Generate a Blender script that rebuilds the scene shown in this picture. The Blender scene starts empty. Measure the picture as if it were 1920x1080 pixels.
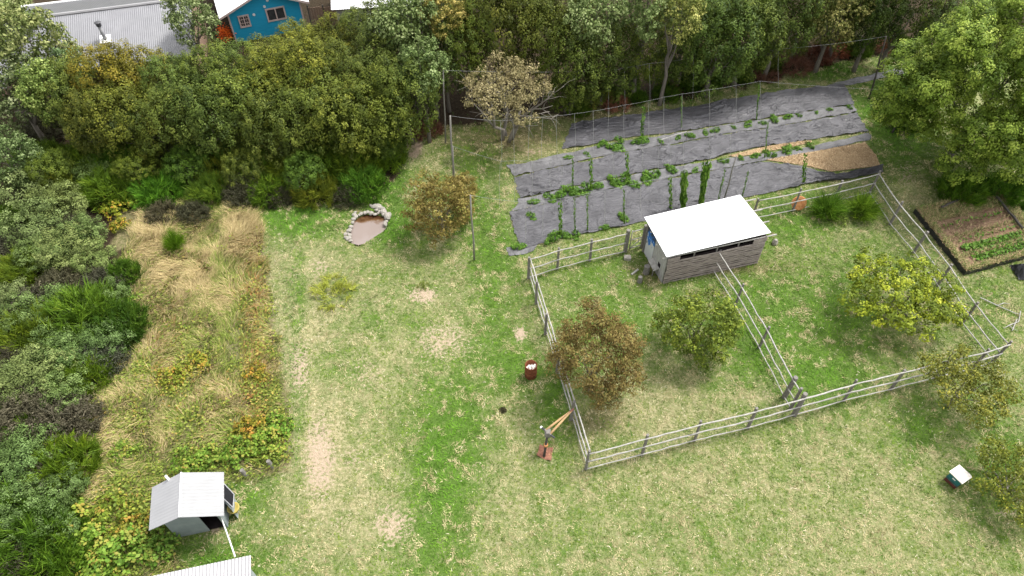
import bpy, math, random
import numpy as np
from mathutils import Vector, Matrix
R = math.radians
rnd = random.Random(7)
scene = bpy.context.scene
COL = scene.collection

# ------------------------------------------------------------------ camera, world, sun, exposure
CAM_H, PITCH, FPX = 28.0, R(49.0), 1280.0
cam_d = bpy.data.cameras.new("camera")
cam_d.sensor_width = 36.0
cam_d.lens = 36.0 * FPX / 1920.0
cam_d.clip_end = 3000
cam = bpy.data.objects.new("camera", cam_d)
COL.objects.link(cam)
cam.location = (0, 0, CAM_H)
cam.rotation_euler = (R(90) - PITCH, 0, 0)
scene.camera = cam

SUN_EL, SUN_AZ = R(62), R(58)          # azimuth measured from +Y towards +X
world = bpy.data.worlds.new("World")
scene.world = world
world.use_nodes = True
wn, wl = world.node_tree.nodes, world.node_tree.links
wn.clear()
sky = wn.new("ShaderNodeTexSky")
sky.sky_type = 'NISHITA'
sky.sun_disc = False
sky.sun_elevation = SUN_EL
sky.sun_rotation = SUN_AZ
sky.dust_density = 3.0
hs = wn.new("ShaderNodeHueSaturation")
hs.inputs['Saturation'].default_value = 0.08
bg = wn.new("ShaderNodeBackground")
bg.inputs['Strength'].default_value = 0.15
wo = wn.new("ShaderNodeOutputWorld")
wl.new(sky.outputs[0], hs.inputs['Color'])
wl.new(hs.outputs[0], bg.inputs[0])
wl.new(bg.outputs[0], wo.inputs[0])
sun_d = bpy.data.lights.new("sun", 'SUN')
sun_d.energy = 1.5
sun_d.angle = R(11)
sun_d.color = (1.0, 0.96, 0.9)
sun = bpy.data.objects.new("sun", sun_d)
COL.objects.link(sun)
sdir = Vector((math.sin(SUN_AZ) * math.cos(SUN_EL), math.cos(SUN_AZ) * math.cos(SUN_EL), math.sin(SUN_EL)))
sun.rotation_euler = (-sdir).to_track_quat('-Z', 'Y').to_euler()
sun.location = (30, 30, 60)
vs = scene.view_settings
vs.view_transform = 'Standard'
vs.look = 'None'
vs.exposure = 1.33
vs.gamma = 1
scene.cycles.max_bounces = 6
scene.cycles.diffuse_bounces = 3
scene.cycles.transmission_bounces = 3
scene.cycles.glossy_bounces = 2
scene.cycles.use_denoising = True

# ------------------------------------------------------------------ picture <-> place
_fw = np.array([0, math.cos(PITCH), -math.sin(PITCH)])
_up = np.array([0, math.sin(PITCH), math.cos(PITCH)])


def at(px, py, z=0.0):
    """the point at height z that the photograph shows at pixel (px, py)"""
    d = _fw * FPX + np.array([1.0, 0, 0]) * (px - 960) - _up * (py - 540)
    t = (z - CAM_H) / d[2]
    return Vector((t * d[0], t * d[1], z))


def project(X, Y, Z=0.0):
    X = np.asarray(X, float); Y = np.asarray(Y, float)
    zz = Z - CAM_H
    d = Y * _fw[1] + zz * _fw[2]
    d = np.where(d < 0.5, 0.5, d)
    return 960 + FPX * X / d, 540 - FPX * (Y * _up[1] + zz * _up[2]) / d


def height_for(base, top_y):
    lo, hi = 0.0, 26.0
    for _ in range(40):
        m = (lo + hi) / 2
        if project(base.x, base.y, m)[1] > top_y: lo = m
        else: hi = m
    return lo


def lattice(ix, iy, seed):
    h = (ix.astype(np.int64) * 374761393 + iy.astype(np.int64) * 668265263 + seed * 974711) & 0xFFFFFFFF
    h = ((h ^ (h >> 13)) * 1274126177) & 0xFFFFFFFF
    h = h ^ (h >> 16)
    return (h & 0xFFFFFF) / float(0xFFFFFF)


def vnoise(x, y, seed=0):
    x = np.asarray(x, float); y = np.asarray(y, float)
    ix, iy = np.floor(x), np.floor(y)
    fx, fy = x - ix, y - iy
    fx = fx * fx * (3 - 2 * fx); fy = fy * fy * (3 - 2 * fy)
    a = lattice(ix, iy, seed); b = lattice(ix + 1, iy, seed)
    c = lattice(ix, iy + 1, seed); d = lattice(ix + 1, iy + 1, seed)
    return (a * (1 - fx) + b * fx) * (1 - fy) + (c * (1 - fx) + d * fx) * fy


def fbm(x, y, scale, octv=4, seed=0):
    s = 0; a = 1; t = 0
    for k in range(octv):
        s = s + a * vnoise(np.asarray(x) / scale * 2 ** k + 13.7 * k, np.asarray(y) / scale * 2 ** k - 7.3 * k, seed + k)
        t += a; a *= .5
    return s / t


def gz(x, y):
    return (fbm(x, y, 3.0, 3, 5) - .5) * .10


def gz1(x, y):
    return float(gz(np.array([x]), np.array([y]))[0])


def in_poly(X, Y, poly):
    r = np.zeros(X.shape, bool)
    n = len(poly)
    for i in range(n):
        x0, y0 = poly[i][0], poly[i][1]
        x1, y1 = poly[i - 1][0], poly[i - 1][1]
        c = ((y0 > Y) != (y1 > Y))
        with np.errstate(divide='ignore', invalid='ignore'):
            xi = (x1 - x0) * (Y - y0) / (y1 - y0 + 1e-12) + x0
        r ^= c & (X < xi)
    return r


# ------------------------------------------------------------------ materials
MAT = {}


def new_mat(name):
    m = bpy.data.materials.new(name)
    m.use_nodes = True
    nt = m.node_tree
    nt.nodes.clear()
    out = nt.nodes.new("ShaderNodeOutputMaterial")
    MAT[name] = m
    return m, nt, out


def ramp(nt, fac, stops):
    r = nt.nodes.new("ShaderNodeValToRGB")
    e = r.color_ramp.elements
    while len(e) < len(stops): e.new(.5)
    for k, (p, c) in enumerate(stops):
        e[k].position = p
        e[k].color = (c[0], c[1], c[2], 1)
    nt.links.new(fac, r.inputs[0])
    return r.outputs[0]


def noise(nt, scale, detail=4, rough=.55, vec=None, stretch=None, rot=None):
    t = nt.nodes.new("ShaderNodeTexNoise")
    t.inputs['Scale'].default_value = scale
    t.inputs['Detail'].default_value = detail
    t.inputs['Roughness'].default_value = rough
    if vec is None:
        g = nt.nodes.new("ShaderNodeTexCoord")
        vec = g.outputs['Object']
    if stretch:
        mp = nt.nodes.new("ShaderNodeMapping")
        mp.inputs['Scale'].default_value = stretch
        if rot: mp.inputs['Rotation'].default_value = rot
        nt.links.new(vec, mp.inputs[0])
        vec = mp.outputs[0]
    nt.links.new(vec, t.inputs['Vector'])
    return t.outputs['Fac']


def math_n(nt, op, a, b=0.0, clamp=False):
    m = nt.nodes.new("ShaderNodeMath")
    m.operation = op
    m.use_clamp = clamp
    for k, v in enumerate((a, b)):
        if isinstance(v, (int, float)): m.inputs[k].default_value = v
        else: nt.links.new(v, m.inputs[k])
    return m.outputs[0]


def mixc(nt, fac, a, b, mode='MIX'):
    m = nt.nodes.new("ShaderNodeMix")
    m.data_type = 'RGBA'
    m.blend_type = mode
    for k, v in ((0, fac), (6, a), (7, b)):
        if isinstance(v, (int, float)): m.inputs[k].default_value = v
        elif isinstance(v, tuple): m.inputs[k].default_value = (v[0], v[1], v[2], 1)
        else: nt.links.new(v, m.inputs[k])
    return m.outputs[2]


def bsdf(nt, out, col, rough=.7, spec=.3, metal=0.0, bump=None, bump_d=.02):
    b = nt.nodes.new("ShaderNodeBsdfPrincipled")
    if isinstance(col, tuple): b.inputs['Base Color'].default_value = (*col, 1)
    else: nt.links.new(col, b.inputs['Base Color'])
    if isinstance(rough, (int, float)): b.inputs['Roughness'].default_value = rough
    else: nt.links.new(rough, b.inputs['Roughness'])
    b.inputs['Specular IOR Level'].default_value = spec
    b.inputs['Metallic'].default_value = metal
    if bump is not None:
        bn = nt.nodes.new("ShaderNodeBump")
        bn.inputs['Distance'].default_value = bump_d
        bn.inputs['Strength'].default_value = 1
        nt.links.new(bump, bn.inputs['Height'])
        nt.links.new(bn.outputs[0], b.inputs['Normal'])
    nt.links.new(b.outputs[0], out.inputs[0])
    return b


def simple(name, c1, c2, scale=6, rough=.7, spec=.3, metal=0., stretch=None, bump=.0, lo=.3, hi=.7):
    m, nt, out = new_mat(name)
    n = noise(nt, scale, 6, .6, stretch=stretch)
    c = ramp(nt, n, [(lo, c1), (hi, c2)])
    bsdf(nt, out, c, rough, spec, metal, n if bump else None, bump)
    return m


def leaf_mat(name, stops, rough=.55, transl=.22):
    """stops: colour of a leaf by its tint, random, with painted shade inside crowns; multiplied by the plant's own hue"""
    m, nt, out = new_mat(name)
    a = nt.nodes.new("ShaderNodeAttribute"); a.attribute_name = 'tint'
    oi = nt.nodes.new("ShaderNodeObjectInfo")
    c = ramp(nt, a.outputs['Fac'], stops)
    c = mixc(nt, 1.0, c, oi.outputs['Color'], 'MULTIPLY')
    b = nt.nodes.new("ShaderNodeBsdfPrincipled")
    nt.links.new(c, b.inputs['Base Color'])
    b.inputs['Roughness'].default_value = rough
    b.inputs['Specular IOR Level'].default_value = .15
    t = nt.nodes.new("ShaderNodeBsdfTranslucent")
    nt.links.new(c, t.inputs[0])
    mx = nt.nodes.new("ShaderNodeMixShader")
    mx.inputs[0].default_value = transl
    nt.links.new(b.outputs[0], mx.inputs[1])
    nt.links.new(t.outputs[0], mx.inputs[2])
    nt.links.new(mx.outputs[0], out.inputs[0])
    return m


def blade_mat(name, rough=.7):
    m, nt, out = new_mat(name)
    a = nt.nodes.new("ShaderNodeAttribute"); a.attribute_name = 'hue'
    b = bsdf(nt, out, a.outputs['Color'], rough, .15)
    return m


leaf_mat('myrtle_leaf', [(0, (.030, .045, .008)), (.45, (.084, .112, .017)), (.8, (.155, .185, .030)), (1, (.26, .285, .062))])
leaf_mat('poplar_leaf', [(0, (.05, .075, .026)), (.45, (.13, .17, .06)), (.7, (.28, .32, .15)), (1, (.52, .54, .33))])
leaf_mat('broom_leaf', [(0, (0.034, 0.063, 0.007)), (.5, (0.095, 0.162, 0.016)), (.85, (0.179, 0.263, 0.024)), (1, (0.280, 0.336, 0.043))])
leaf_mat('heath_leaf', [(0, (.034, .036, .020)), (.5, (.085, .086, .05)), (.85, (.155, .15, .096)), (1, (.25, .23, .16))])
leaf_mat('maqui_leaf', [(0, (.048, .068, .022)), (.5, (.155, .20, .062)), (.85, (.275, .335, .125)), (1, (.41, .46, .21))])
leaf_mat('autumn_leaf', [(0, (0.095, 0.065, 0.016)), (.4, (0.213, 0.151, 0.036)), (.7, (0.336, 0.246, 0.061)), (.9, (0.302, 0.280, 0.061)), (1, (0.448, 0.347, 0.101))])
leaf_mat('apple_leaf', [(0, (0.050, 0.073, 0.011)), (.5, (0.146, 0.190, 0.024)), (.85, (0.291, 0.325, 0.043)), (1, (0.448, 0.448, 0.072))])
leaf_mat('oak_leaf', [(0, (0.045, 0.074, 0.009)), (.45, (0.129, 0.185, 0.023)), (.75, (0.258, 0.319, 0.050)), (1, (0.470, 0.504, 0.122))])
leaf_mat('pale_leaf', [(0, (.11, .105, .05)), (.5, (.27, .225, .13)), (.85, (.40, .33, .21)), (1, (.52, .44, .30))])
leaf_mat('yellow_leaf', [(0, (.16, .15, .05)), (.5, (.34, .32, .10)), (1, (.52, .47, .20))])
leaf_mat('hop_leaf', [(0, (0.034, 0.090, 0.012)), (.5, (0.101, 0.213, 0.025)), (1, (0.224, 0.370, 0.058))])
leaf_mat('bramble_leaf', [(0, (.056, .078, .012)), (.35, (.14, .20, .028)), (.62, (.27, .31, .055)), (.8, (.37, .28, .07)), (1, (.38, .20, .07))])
leaf_mat('red_twig', [(0, (.08, .04, .026)), (.5, (.19, .10, .065)), (1, (.33, .19, .12))], transl=.05)
blade_mat('grass_blade')
simple('bark', (.09, .075, .06), (.22, .20, .17), 9, .85, .15, stretch=(4, 4, .7), bump=.01)
simple('pale_bark', (.13, .115, .095), (.28, .255, .22), 9, .85, .15, stretch=(4, 4, .7), bump=.01)
simple('post_wood', (.10, .092, .082), (.26, .245, .225), 9, .85, .15, stretch=(5, 5, .8), bump=.01)
simple('rail_wood', (.25, .24, .22), (.43, .415, .385), 5, .8, .15, bump=.005)
simple('pole_wood', (.14, .13, .115), (.28, .265, .24), 7, .85, .15, stretch=(5, 5, .6))
simple('dark_pole', (.04, .035, .03), (.10, .09, .08), 7, .85, .15, stretch=(5, 5, .6))
simple('plank', (.13, .105, .096), (.43, .37, .35), 3.0, .85, .15, stretch=(1, 1, 7), bump=.01, lo=.25, hi=.72)
simple('grey_board', (.25, .24, .235), (.44, .43, .42), 5, .85, .15, stretch=(6, 6, .7), bump=.004)
simple('white_tin', (.76, .76, .77), (.84, .84, .85), 2, .35, .4, 0)
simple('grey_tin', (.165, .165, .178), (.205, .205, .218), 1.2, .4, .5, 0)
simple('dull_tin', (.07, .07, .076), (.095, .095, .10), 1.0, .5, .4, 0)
simple('lilac_tin', (.27, .265, .272), (.33, .325, .332), 1.2, .4, .4, 0)
simple('shed_tin', (.265, .265, .275), (.30, .30, .31), 1.2, .45, .4, 0)  # on the shed's left slope this greyer tone paints the shade
simple('rust', (.10, .032, .018), (.22, .08, .04), 14, .9, .1, bump=.004)
simple('rust_plate', (.17, .075, .05), (.33, .16, .11), 9, .9, .1, bump=.004)
simple('paper', (.6, .55, .5), (.8, .77, .72), 8, .8, .1)
simple('stone', (.19, .175, .15), (.42, .39, .345), 5, .85, .2, bump=.02)
simple('chips', (.26, .17, .09), (.52, .38, .22), 30, .9, .1, bump=.02)
simple('soil', (.11, .065, .042), (.28, .185, .125), 9, .95, .05, bump=.03)
simple('black_plastic', (.012, .012, .014), (.03, .03, .034), 8, .35, .4, bump=.02)
simple('string', (.34, .34, .32), (.46, .46, .44), 4, .8, .1)
simple('wire', (.20, .20, .20), (.34, .34, .34), 4, .5, .4)
simple('netting', (.12, .12, .115), (.22, .22, .21), 4, .6, .3)
simple('blue_board', (.014, .31, .52), (.02, .35, .58), 1.5, .6, .3, stretch=(1, 1, 8))
simple('blue_side', (.014, .25, .44), (.02, .28, .48), 1.5, .6, .3)
simple('pink_trim', (.48, .38, .36), (.58, .48, .45), 3, .7, .2)
simple('white_paint', (.70, .70, .69), (.80, .80, .79), 3, .55, .3)
simple('shed_wall', (.23, .265, .275), (.31, .345, .355), 2.5, .6, .3)
simple('inside_shade', (.015, .012, .012), (.03, .024, .024), 4, .9, .05)  # near-black; shade of gaps and openings painted as colour
simple('window_glass', (.02, .025, .03), (.05, .055, .06), 3, .08, .6)
simple('panel_black', (.012, .012, .014), (.02, .02, .022), 4, .85, .08)
simple('shed_white', (.30, .30, .303), (.335, .335, .338), 2, .45, .3)
simple('yellow_plastic', (.40, .32, .075), (.48, .39, .11), 3, .45, .4)
simple('teal_paint', (.015, .10, .105), (.025, .15, .15), 5, .6, .3)
simple('hive_base', (.07, .02, .018), (.13, .045, .035), 5, .8, .2)
simple('orange_disc', (.36, .13, .035), (.58, .30, .14), 7, .7, .2, bump=.004)
simple('turquoise', (.03, .32, .36), (.05, .42, .45), 3, .5, .4)
simple('light_wood', (.40, .25, .12), (.56, .38, .20), 4, .75, .2, stretch=(4, 4, 4))
simple('red_wood', (.14, .06, .045), (.26, .13, .10), 5, .85, .1)
simple('dark_metal', (.03, .03, .035), (.07, .07, .075), 6, .45, .5)
simple('red_tin', (.40, .10, .06), (.50, .15, .10), 2, .6, .3)
simple('orange_petal', (.75, .12, .015), (.9, .22, .03), 6, .7, .2)
simple('brown_board', (.20, .13, .09), (.30, .21, .15), 3, .8, .2, stretch=(1, 1, 6))

m, nt, out = new_mat('weed_cloth')            # woven black plastic, dusty and shiny
n1 = noise(nt, 1.1, 6, .6)
n2 = noise(nt, 4.5, 8, .7, stretch=(.45, 1.7, 1), rot=(0, 0, -.5))
c = ramp(nt, n1, [(.3, (.036, .035, .04)), (.72, (.105, .102, .112))])
bsdf(nt, out, c, ramp(nt, n2, [(.3, (.27,) * 3), (.7, (.42,) * 3)]), .7, 0, n2, .12)
m, nt, out = new_mat('dusty_cloth')           # the paler folded strips with the plant holes
n1 = noise(nt, 1.6, 6, .6)
n2 = noise(nt, 4, 8, .65, stretch=(1.6, .4, 1), rot=(0, 0, .35))
c = ramp(nt, n1, [(.3, (.075, .074, .077)), (.72, (.165, .162, .166))])
bsdf(nt, out, c, .6, .4, 0, n2, .06)

m, nt, out = new_mat('painted_door')          # white door with splashes of blue paint
tc = nt.nodes.new("ShaderNodeTexCoord")
n = noise(nt, 2.6, 3, .6, tc.outputs['Object'])
sep = nt.nodes.new("ShaderNodeSeparateXYZ"); nt.links.new(tc.outputs['Object'], sep.inputs[0])
hgt = math_n(nt, 'MULTIPLY', math_n(nt, 'SUBTRACT', sep.outputs['Z'], 1.15), .30)
f = math_n(nt, 'ADD', n, hgt)
c = ramp(nt, f, [(.50, (.52, .53, .54)), (.53, (.02, .16, .50)), (.66, (.02, .12, .40)), (.70, (.03, .05, .09))])
bsdf(nt, out, c, .6, .3)

m, nt, out = new_mat('pond_water')            # brown water; sky reflection painted pale into the near side
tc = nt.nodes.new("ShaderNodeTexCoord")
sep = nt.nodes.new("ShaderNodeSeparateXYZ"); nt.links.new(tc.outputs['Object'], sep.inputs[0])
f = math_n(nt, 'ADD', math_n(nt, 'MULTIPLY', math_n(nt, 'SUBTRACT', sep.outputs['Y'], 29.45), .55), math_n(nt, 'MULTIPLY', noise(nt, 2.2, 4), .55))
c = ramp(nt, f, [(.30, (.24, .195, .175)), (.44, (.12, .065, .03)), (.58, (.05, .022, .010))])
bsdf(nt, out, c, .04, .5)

m, nt, out = new_mat('ground')
A = nt.nodes.new("ShaderNodeAttribute"); A.attribute_name = 'cover'
B = nt.nodes.new("ShaderNodeAttribute"); B.attribute_name = 'cover_b'
sa = nt.nodes.new("ShaderNodeSeparateColor"); nt.links.new(A.outputs['Color'], sa.inputs[0])
sb = nt.nodes.new("ShaderNodeSeparateColor"); nt.links.new(B.outputs['Color'], sb.inputs[0])
lush, dry, bare = sa.outputs
forest, soil_w, chip_w = sb.outputs
n1 = noise(nt, 1.3, 7, .62); n2 = noise(nt, 6.5, 6, .65); n3 = noise(nt, 28, 4, .6)
s = math_n(nt, 'ADD', math_n(nt, 'MULTIPLY', n1, 1.6), math_n(nt, 'MULTIPLY', n2, 1.3))
s = math_n(nt, 'ADD', s, math_n(nt, 'MULTIPLY', n3, .8))
s = math_n(nt, 'SUBTRACT', s, 1.5)
s = math_n(nt, 'ADD', s, math_n(nt, 'MULTIPLY', dry, .55))
s = math_n(nt, 'SUBTRACT', s, math_n(nt, 'MULTIPLY', lush, .60), True)
grn = ramp(nt, n3, [(.3, (.05, .10, .018)), (.7, (.12, .19, .04))])
stw = ramp(nt, n2, [(.3, (.22, .20, .10)), (.7, (.42, .37, .22))])
c = mixc(nt, s, grn, stw)
bf = math_n(nt, 'ADD', bare, math_n(nt, 'MULTIPLY', math_n(nt, 'SUBTRACT', n2, .5), 1.2))
bf = ramp(nt, bf, [(.42, (0,) * 3), (.62, (1,) * 3)])
c = mixc(nt, bf, c, ramp(nt, n3, [(.3, (.30, .225, .155)), (.7, (.46, .37, .275))]))
c = mixc(nt, soil_w, c, ramp(nt, n2, [(.3, (.10, .06, .04)), (.7, (.25, .16, .11))]))
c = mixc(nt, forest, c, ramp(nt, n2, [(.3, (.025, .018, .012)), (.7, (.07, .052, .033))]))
bsdf(nt, out, c, .95, .05, 0, math_n(nt, 'ADD', n2, math_n(nt, 'MULTIPLY', n3, .5)), .08)


# ------------------------------------------------------------------ geometry helpers
def mesh_np(name, V, quads=None, tris=None, mat=(), attrs=None, smooth=False, midx=None):
    me = bpy.data.meshes.new(name)
    V = np.ascontiguousarray(V, np.float32)
    me.vertices.add(len(V))
    me.vertices.foreach_set('co', V.ravel())
    idx = []; starts = []; pos = 0
    for arr, k in ((quads, 4), (tris, 3)):
        if arr is not None and len(arr):
            idx.append(np.asarray(arr, np.int32).ravel())
            starts.append(pos + np.arange(len(arr), dtype=np.int32) * k)
            pos += len(arr) * k
    idx = np.concatenate(idx); starts = np.concatenate(starts)
    me.loops.add(len(idx))
    me.loops.foreach_set('vertex_index', idx)
    me.polygons.add(len(starts))
    me.polygons.foreach_set('loop_start', starts)
    me.update(calc_edges=True)
    if smooth: me.polygons.foreach_set('use_smooth', np.ones(len(starts), bool))
    for mm in mat: me.materials.append(MAT[mm])
    if midx is not None: me.polygons.foreach_set('material_index', np.asarray(midx, np.int32))
    for k, v in (attrs or {}).items():
        if v.ndim == 1:
            me.attributes.new(k, 'FLOAT', 'POINT').data.foreach_set('value', v.astype(np.float32))
        else:
            c4 = np.concatenate([v, np.ones((len(v), 1))], 1).astype(np.float32)
            me.attributes.new(k, 'FLOAT_COLOR', 'POINT').data.foreach_set('color', c4.ravel())
    return me


def link(name, me, parent=None, loc=(0, 0, 0), label=None, cat=None, group=None, kind=None):
    o = bpy.data.objects.new(name, me)
    COL.objects.link(o)
    o.location = loc
    if parent is not None: o.parent = parent
    if label: o['label'] = label
    if cat: o['category'] = cat
    if group: o['group'] = group
    if kind: o['kind'] = kind
    return o


def empty(name, loc, label, cat, group=None):
    o = link(name, None, None, loc, label, cat, group)
    o.empty_display_size = .2
    return o


class G:
    """collects boxes, tubes and sheets in world coordinates, then links them as ONE mesh"""
    def __init__(s): s.v = []; s.f = []

    def quad(s, a, b, c, d):
        n = len(s.v); s.v += [tuple(a), tuple(b), tuple(c), tuple(d)]; s.f.append((n, n + 1, n + 2, n + 3)); return s

    def hexa(s, p):                            # 8 corners: bottom ring then top ring
        n = len(s.v); s.v += [tuple(q) for q in p]
        for f in ((3, 2, 1, 0), (4, 5, 6, 7), (0, 1, 5, 4), (1, 2, 6, 5), (2, 3, 7, 6), (3, 0, 4, 7)):
            s.f.append(tuple(n + i for i in f))
        return s

    def box(s, c, ax, ay, az):                 # centre and three half axes
        c, ax, ay, az = map(Vector, (c, ax, ay, az))
        lo = [c - ax - ay - az, c + ax - ay - az, c + ax + ay - az, c - ax + ay - az]
        return s.hexa(lo + [q + 2 * az for q in lo])

    def slab(s, pts, t):                       # four corners (top face), thickness t downwards
        pts = [Vector(p) for p in pts]
        return s.hexa([p - Vector((0, 0, t)) for p in pts] + pts)

    def tube(s, pts, rad, n=7, cap=True):
        pts = [Vector(p) for p in pts]
        if isinstance(rad, (int, float)): rad = [rad] * len(pts)
        base = len(s.v)
        for i, p in enumerate(pts):
            d = (pts[min(i + 1, len(pts) - 1)] - pts[max(i - 1, 0)])
            d = d.normalized() if d.length > 1e-9 else Vector((0, 0, 1))
            h = Vector((0, 0, 1)) if abs(d.z) < .9 else Vector((1, 0, 0))
            u = d.cross(h).normalized(); w = d.cross(u)
            for k in range(n):
                a = 2 * math.pi * k / n
                s.v.append(tuple(p + (u * math.cos(a) + w * math.sin(a)) * rad[i]))
        for i in range(len(pts) - 1):
            for k in range(n):
                a = base + i * n + k; b = base + i * n + (k + 1) % n
                s.f.append((a, b, b + n, a + n))
        if cap:
            s.f.append(tuple(base + k for k in range(n))[::-1])
            e = base + (len(pts) - 1) * n
            s.f.append(tuple(e + k for k in range(n)))
        return s

    def lathe(s, c, prof, n=24):               # prof: (radius, z)
        c = Vector(c); base = len(s.v)
        for r, z in prof:
            for k in range(n):
                a = 2 * math.pi * k / n
                s.v.append((c.x + r * math.cos(a), c.y + r * math.sin(a), c.z + z))
        for i in range(len(prof) - 1):
            for k in range(n):
                a = base + i * n + k; b = base + i * n + (k + 1) % n
                s.f.append((a, b, b + n, a + n))
        return s

    def grid(s, rows):                         # rows of points
        base = len(s.v); w = len(rows[0])
        for r in rows: s.v += [tuple(p) for p in r]
        for i in range(len(rows) - 1):
            for j in range(w - 1):
                a = base + i * w + j
                s.f.append((a, a + 1, a + w + 1, a + w))
        return s

    def mesh(s, name, mat, origin=(0, 0, 0), smooth=False, bevel=0):
        me = bpy.data.meshes.new(name)
        o = Vector(origin)
        me.from_pydata([tuple(Vector(v) - o) for v in s.v], [], s.f)
        me.materials.append(MAT[mat])
        if smooth: me.polygons.foreach_set('use_smooth', np.ones(len(me.polygons), bool))
        me.update()
        return me

    def build(s, name, mat, parent=None, origin=None, smooth=False, **kw):
        if parent is not None:
            o = Vector(parent.location)
            if parent.parent: o = o + Vector(parent.parent.location)
            return link(name, s.mesh(name, mat, o, smooth), parent, (0, 0, 0), **kw)
        o = Vector(origin) if origin is not None else Vector((0, 0, 0))
        return link(name, s.mesh(name, mat, o, smooth), None, o, **kw)


def unit(a):
    return a / np.maximum(np.linalg.norm(a, axis=-1, keepdims=True), 1e-9)


def quad_leaves(C, N, size, rg, asp=1.7, tint=None):
    n = len(C)
    t = unit(np.cross(N, unit(rg.normal(size=(n, 3)))))
    b = np.cross(N, t)
    L = (size * rg.uniform(.65, 1.35, n))[:, None]
    W = L / asp
    V = np.stack([C + t * L * .5, C + b * W * .5 + N * L * .08, C - t * L * .5, C - b * W * .5 + N * L * .08], 1).reshape(-1, 3)
    Q = np.arange(4 * n).reshape(n, 4)
    if tint is None: tint = rg.uniform(0, 1, n)
    return V, Q, np.repeat(tint, 4)


def clump_points(lobes, per_area, rg, down=.35):
    """clump centres on the outer skin of a set of (centre, radii) lobes"""
    out = []; dirs = []
    Cs = np.array([l[0] for l in lobes]); Rs = np.array([np.broadcast_to(l[1], 3) for l in lobes], float)
    for k in range(len(lobes)):
        r = Rs[k]
        n = max(6, int(per_area * 4 * math.pi * (r.mean() ** 2)))
        d = unit(rg.normal(size=(n, 3)))
        keep = (d[:, 2] > -.25) | (rg.uniform(size=n) < down)
        d = d[keep]
        p = Cs[k] + d * r * rg.uniform(.78, 1.08, (len(d), 1))
        ok = np.ones(len(p), bool)
        for j in range(len(lobes)):
            if j != k: ok &= np.linalg.norm((p - Cs[j]) / Rs[j], axis=1) > .86
        out.append(p[ok]); dirs.append(d[ok])
    return np.concatenate(out), np.concatenate(dirs)


def crown_mesh(name, mat, seed, lobes, per_area=3.2, k=34, cr=.34, leaf=.15, asp=1.7, up=.45, jit=.6, gap=.0, inner=.3, tint_c=.5, flat=.75):
    rg = np.random.default_rng(seed)
    P, D = clump_points(lobes, per_area, rg)
    if gap: kp = rg.uniform(size=len(P)) > gap; P, D = P[kp], D[kp]
    ct = rg.uniform(0, 1, len(P))
    n = len(P) * k
    ci = np.repeat(np.arange(len(P)), k)
    off = unit(rg.normal(size=(n, 3))) * (rg.uniform(.15, 1, n) ** .5)[:, None] * np.repeat(cr * rg.uniform(.7, 1.4, len(P)), k)[:, None]
    off[:, 2] *= flat
    C = P[ci] + off
    N = unit(D[ci] * .55 + unit(off) * .55 + np.array([0, 0, up]) + rg.normal(size=(n, 3)) * jit * .55)
    ti = np.clip(ct[ci] * tint_c + rg.uniform(0, 1, n) * (1 - tint_c), 0, 1)
    parts = [(C, N, ti)]
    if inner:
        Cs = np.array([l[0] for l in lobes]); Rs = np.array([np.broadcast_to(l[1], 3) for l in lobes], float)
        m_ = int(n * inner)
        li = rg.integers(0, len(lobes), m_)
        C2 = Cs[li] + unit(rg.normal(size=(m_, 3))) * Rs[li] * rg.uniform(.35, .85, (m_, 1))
        parts.append((C2, unit(rg.normal(size=(m_, 3)) + np.array([0, 0, .5])), rg.uniform(0, .5, m_)))  # inner leaves take dark tints; crown shade put into their colour
    C = np.concatenate([p[0] for p in parts]); N = np.concatenate([p[1] for p in parts]); ti = np.concatenate([p[2] for p in parts])
    V, Q, T = quad_leaves(C, N, leaf, rg, asp, ti)
    return mesh_np(name, V, Q, None, (mat,), {'tint': T})


def round_lobes(seed, r, n, spread=.58, lr=(.42, .6), zs=1.0, zbias=.1):
    rg = np.random.default_rng(seed)
    out = [((0, 0, 0), (r * .62, r * .62, r * .62 * zs))]
    for i in range(n):
        a = i * 2.399 + rg.uniform(-.4, .4)
        z = -0.55 + 1.45 * (i + .5) / n + rg.uniform(-.15, .15)
        z = max(-.7, min(.95, z)); q = math.sqrt(max(.05, 1 - z * z))
        c = np.array([math.cos(a) * q, math.sin(a) * q, (z + zbias) * zs]) * r * spread * rg.uniform(.85, 1.15)
        w = r * rg.uniform(*lr)
        out.append((c, (w, w, w * (.6 + .4 * zs))))
    return out


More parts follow.
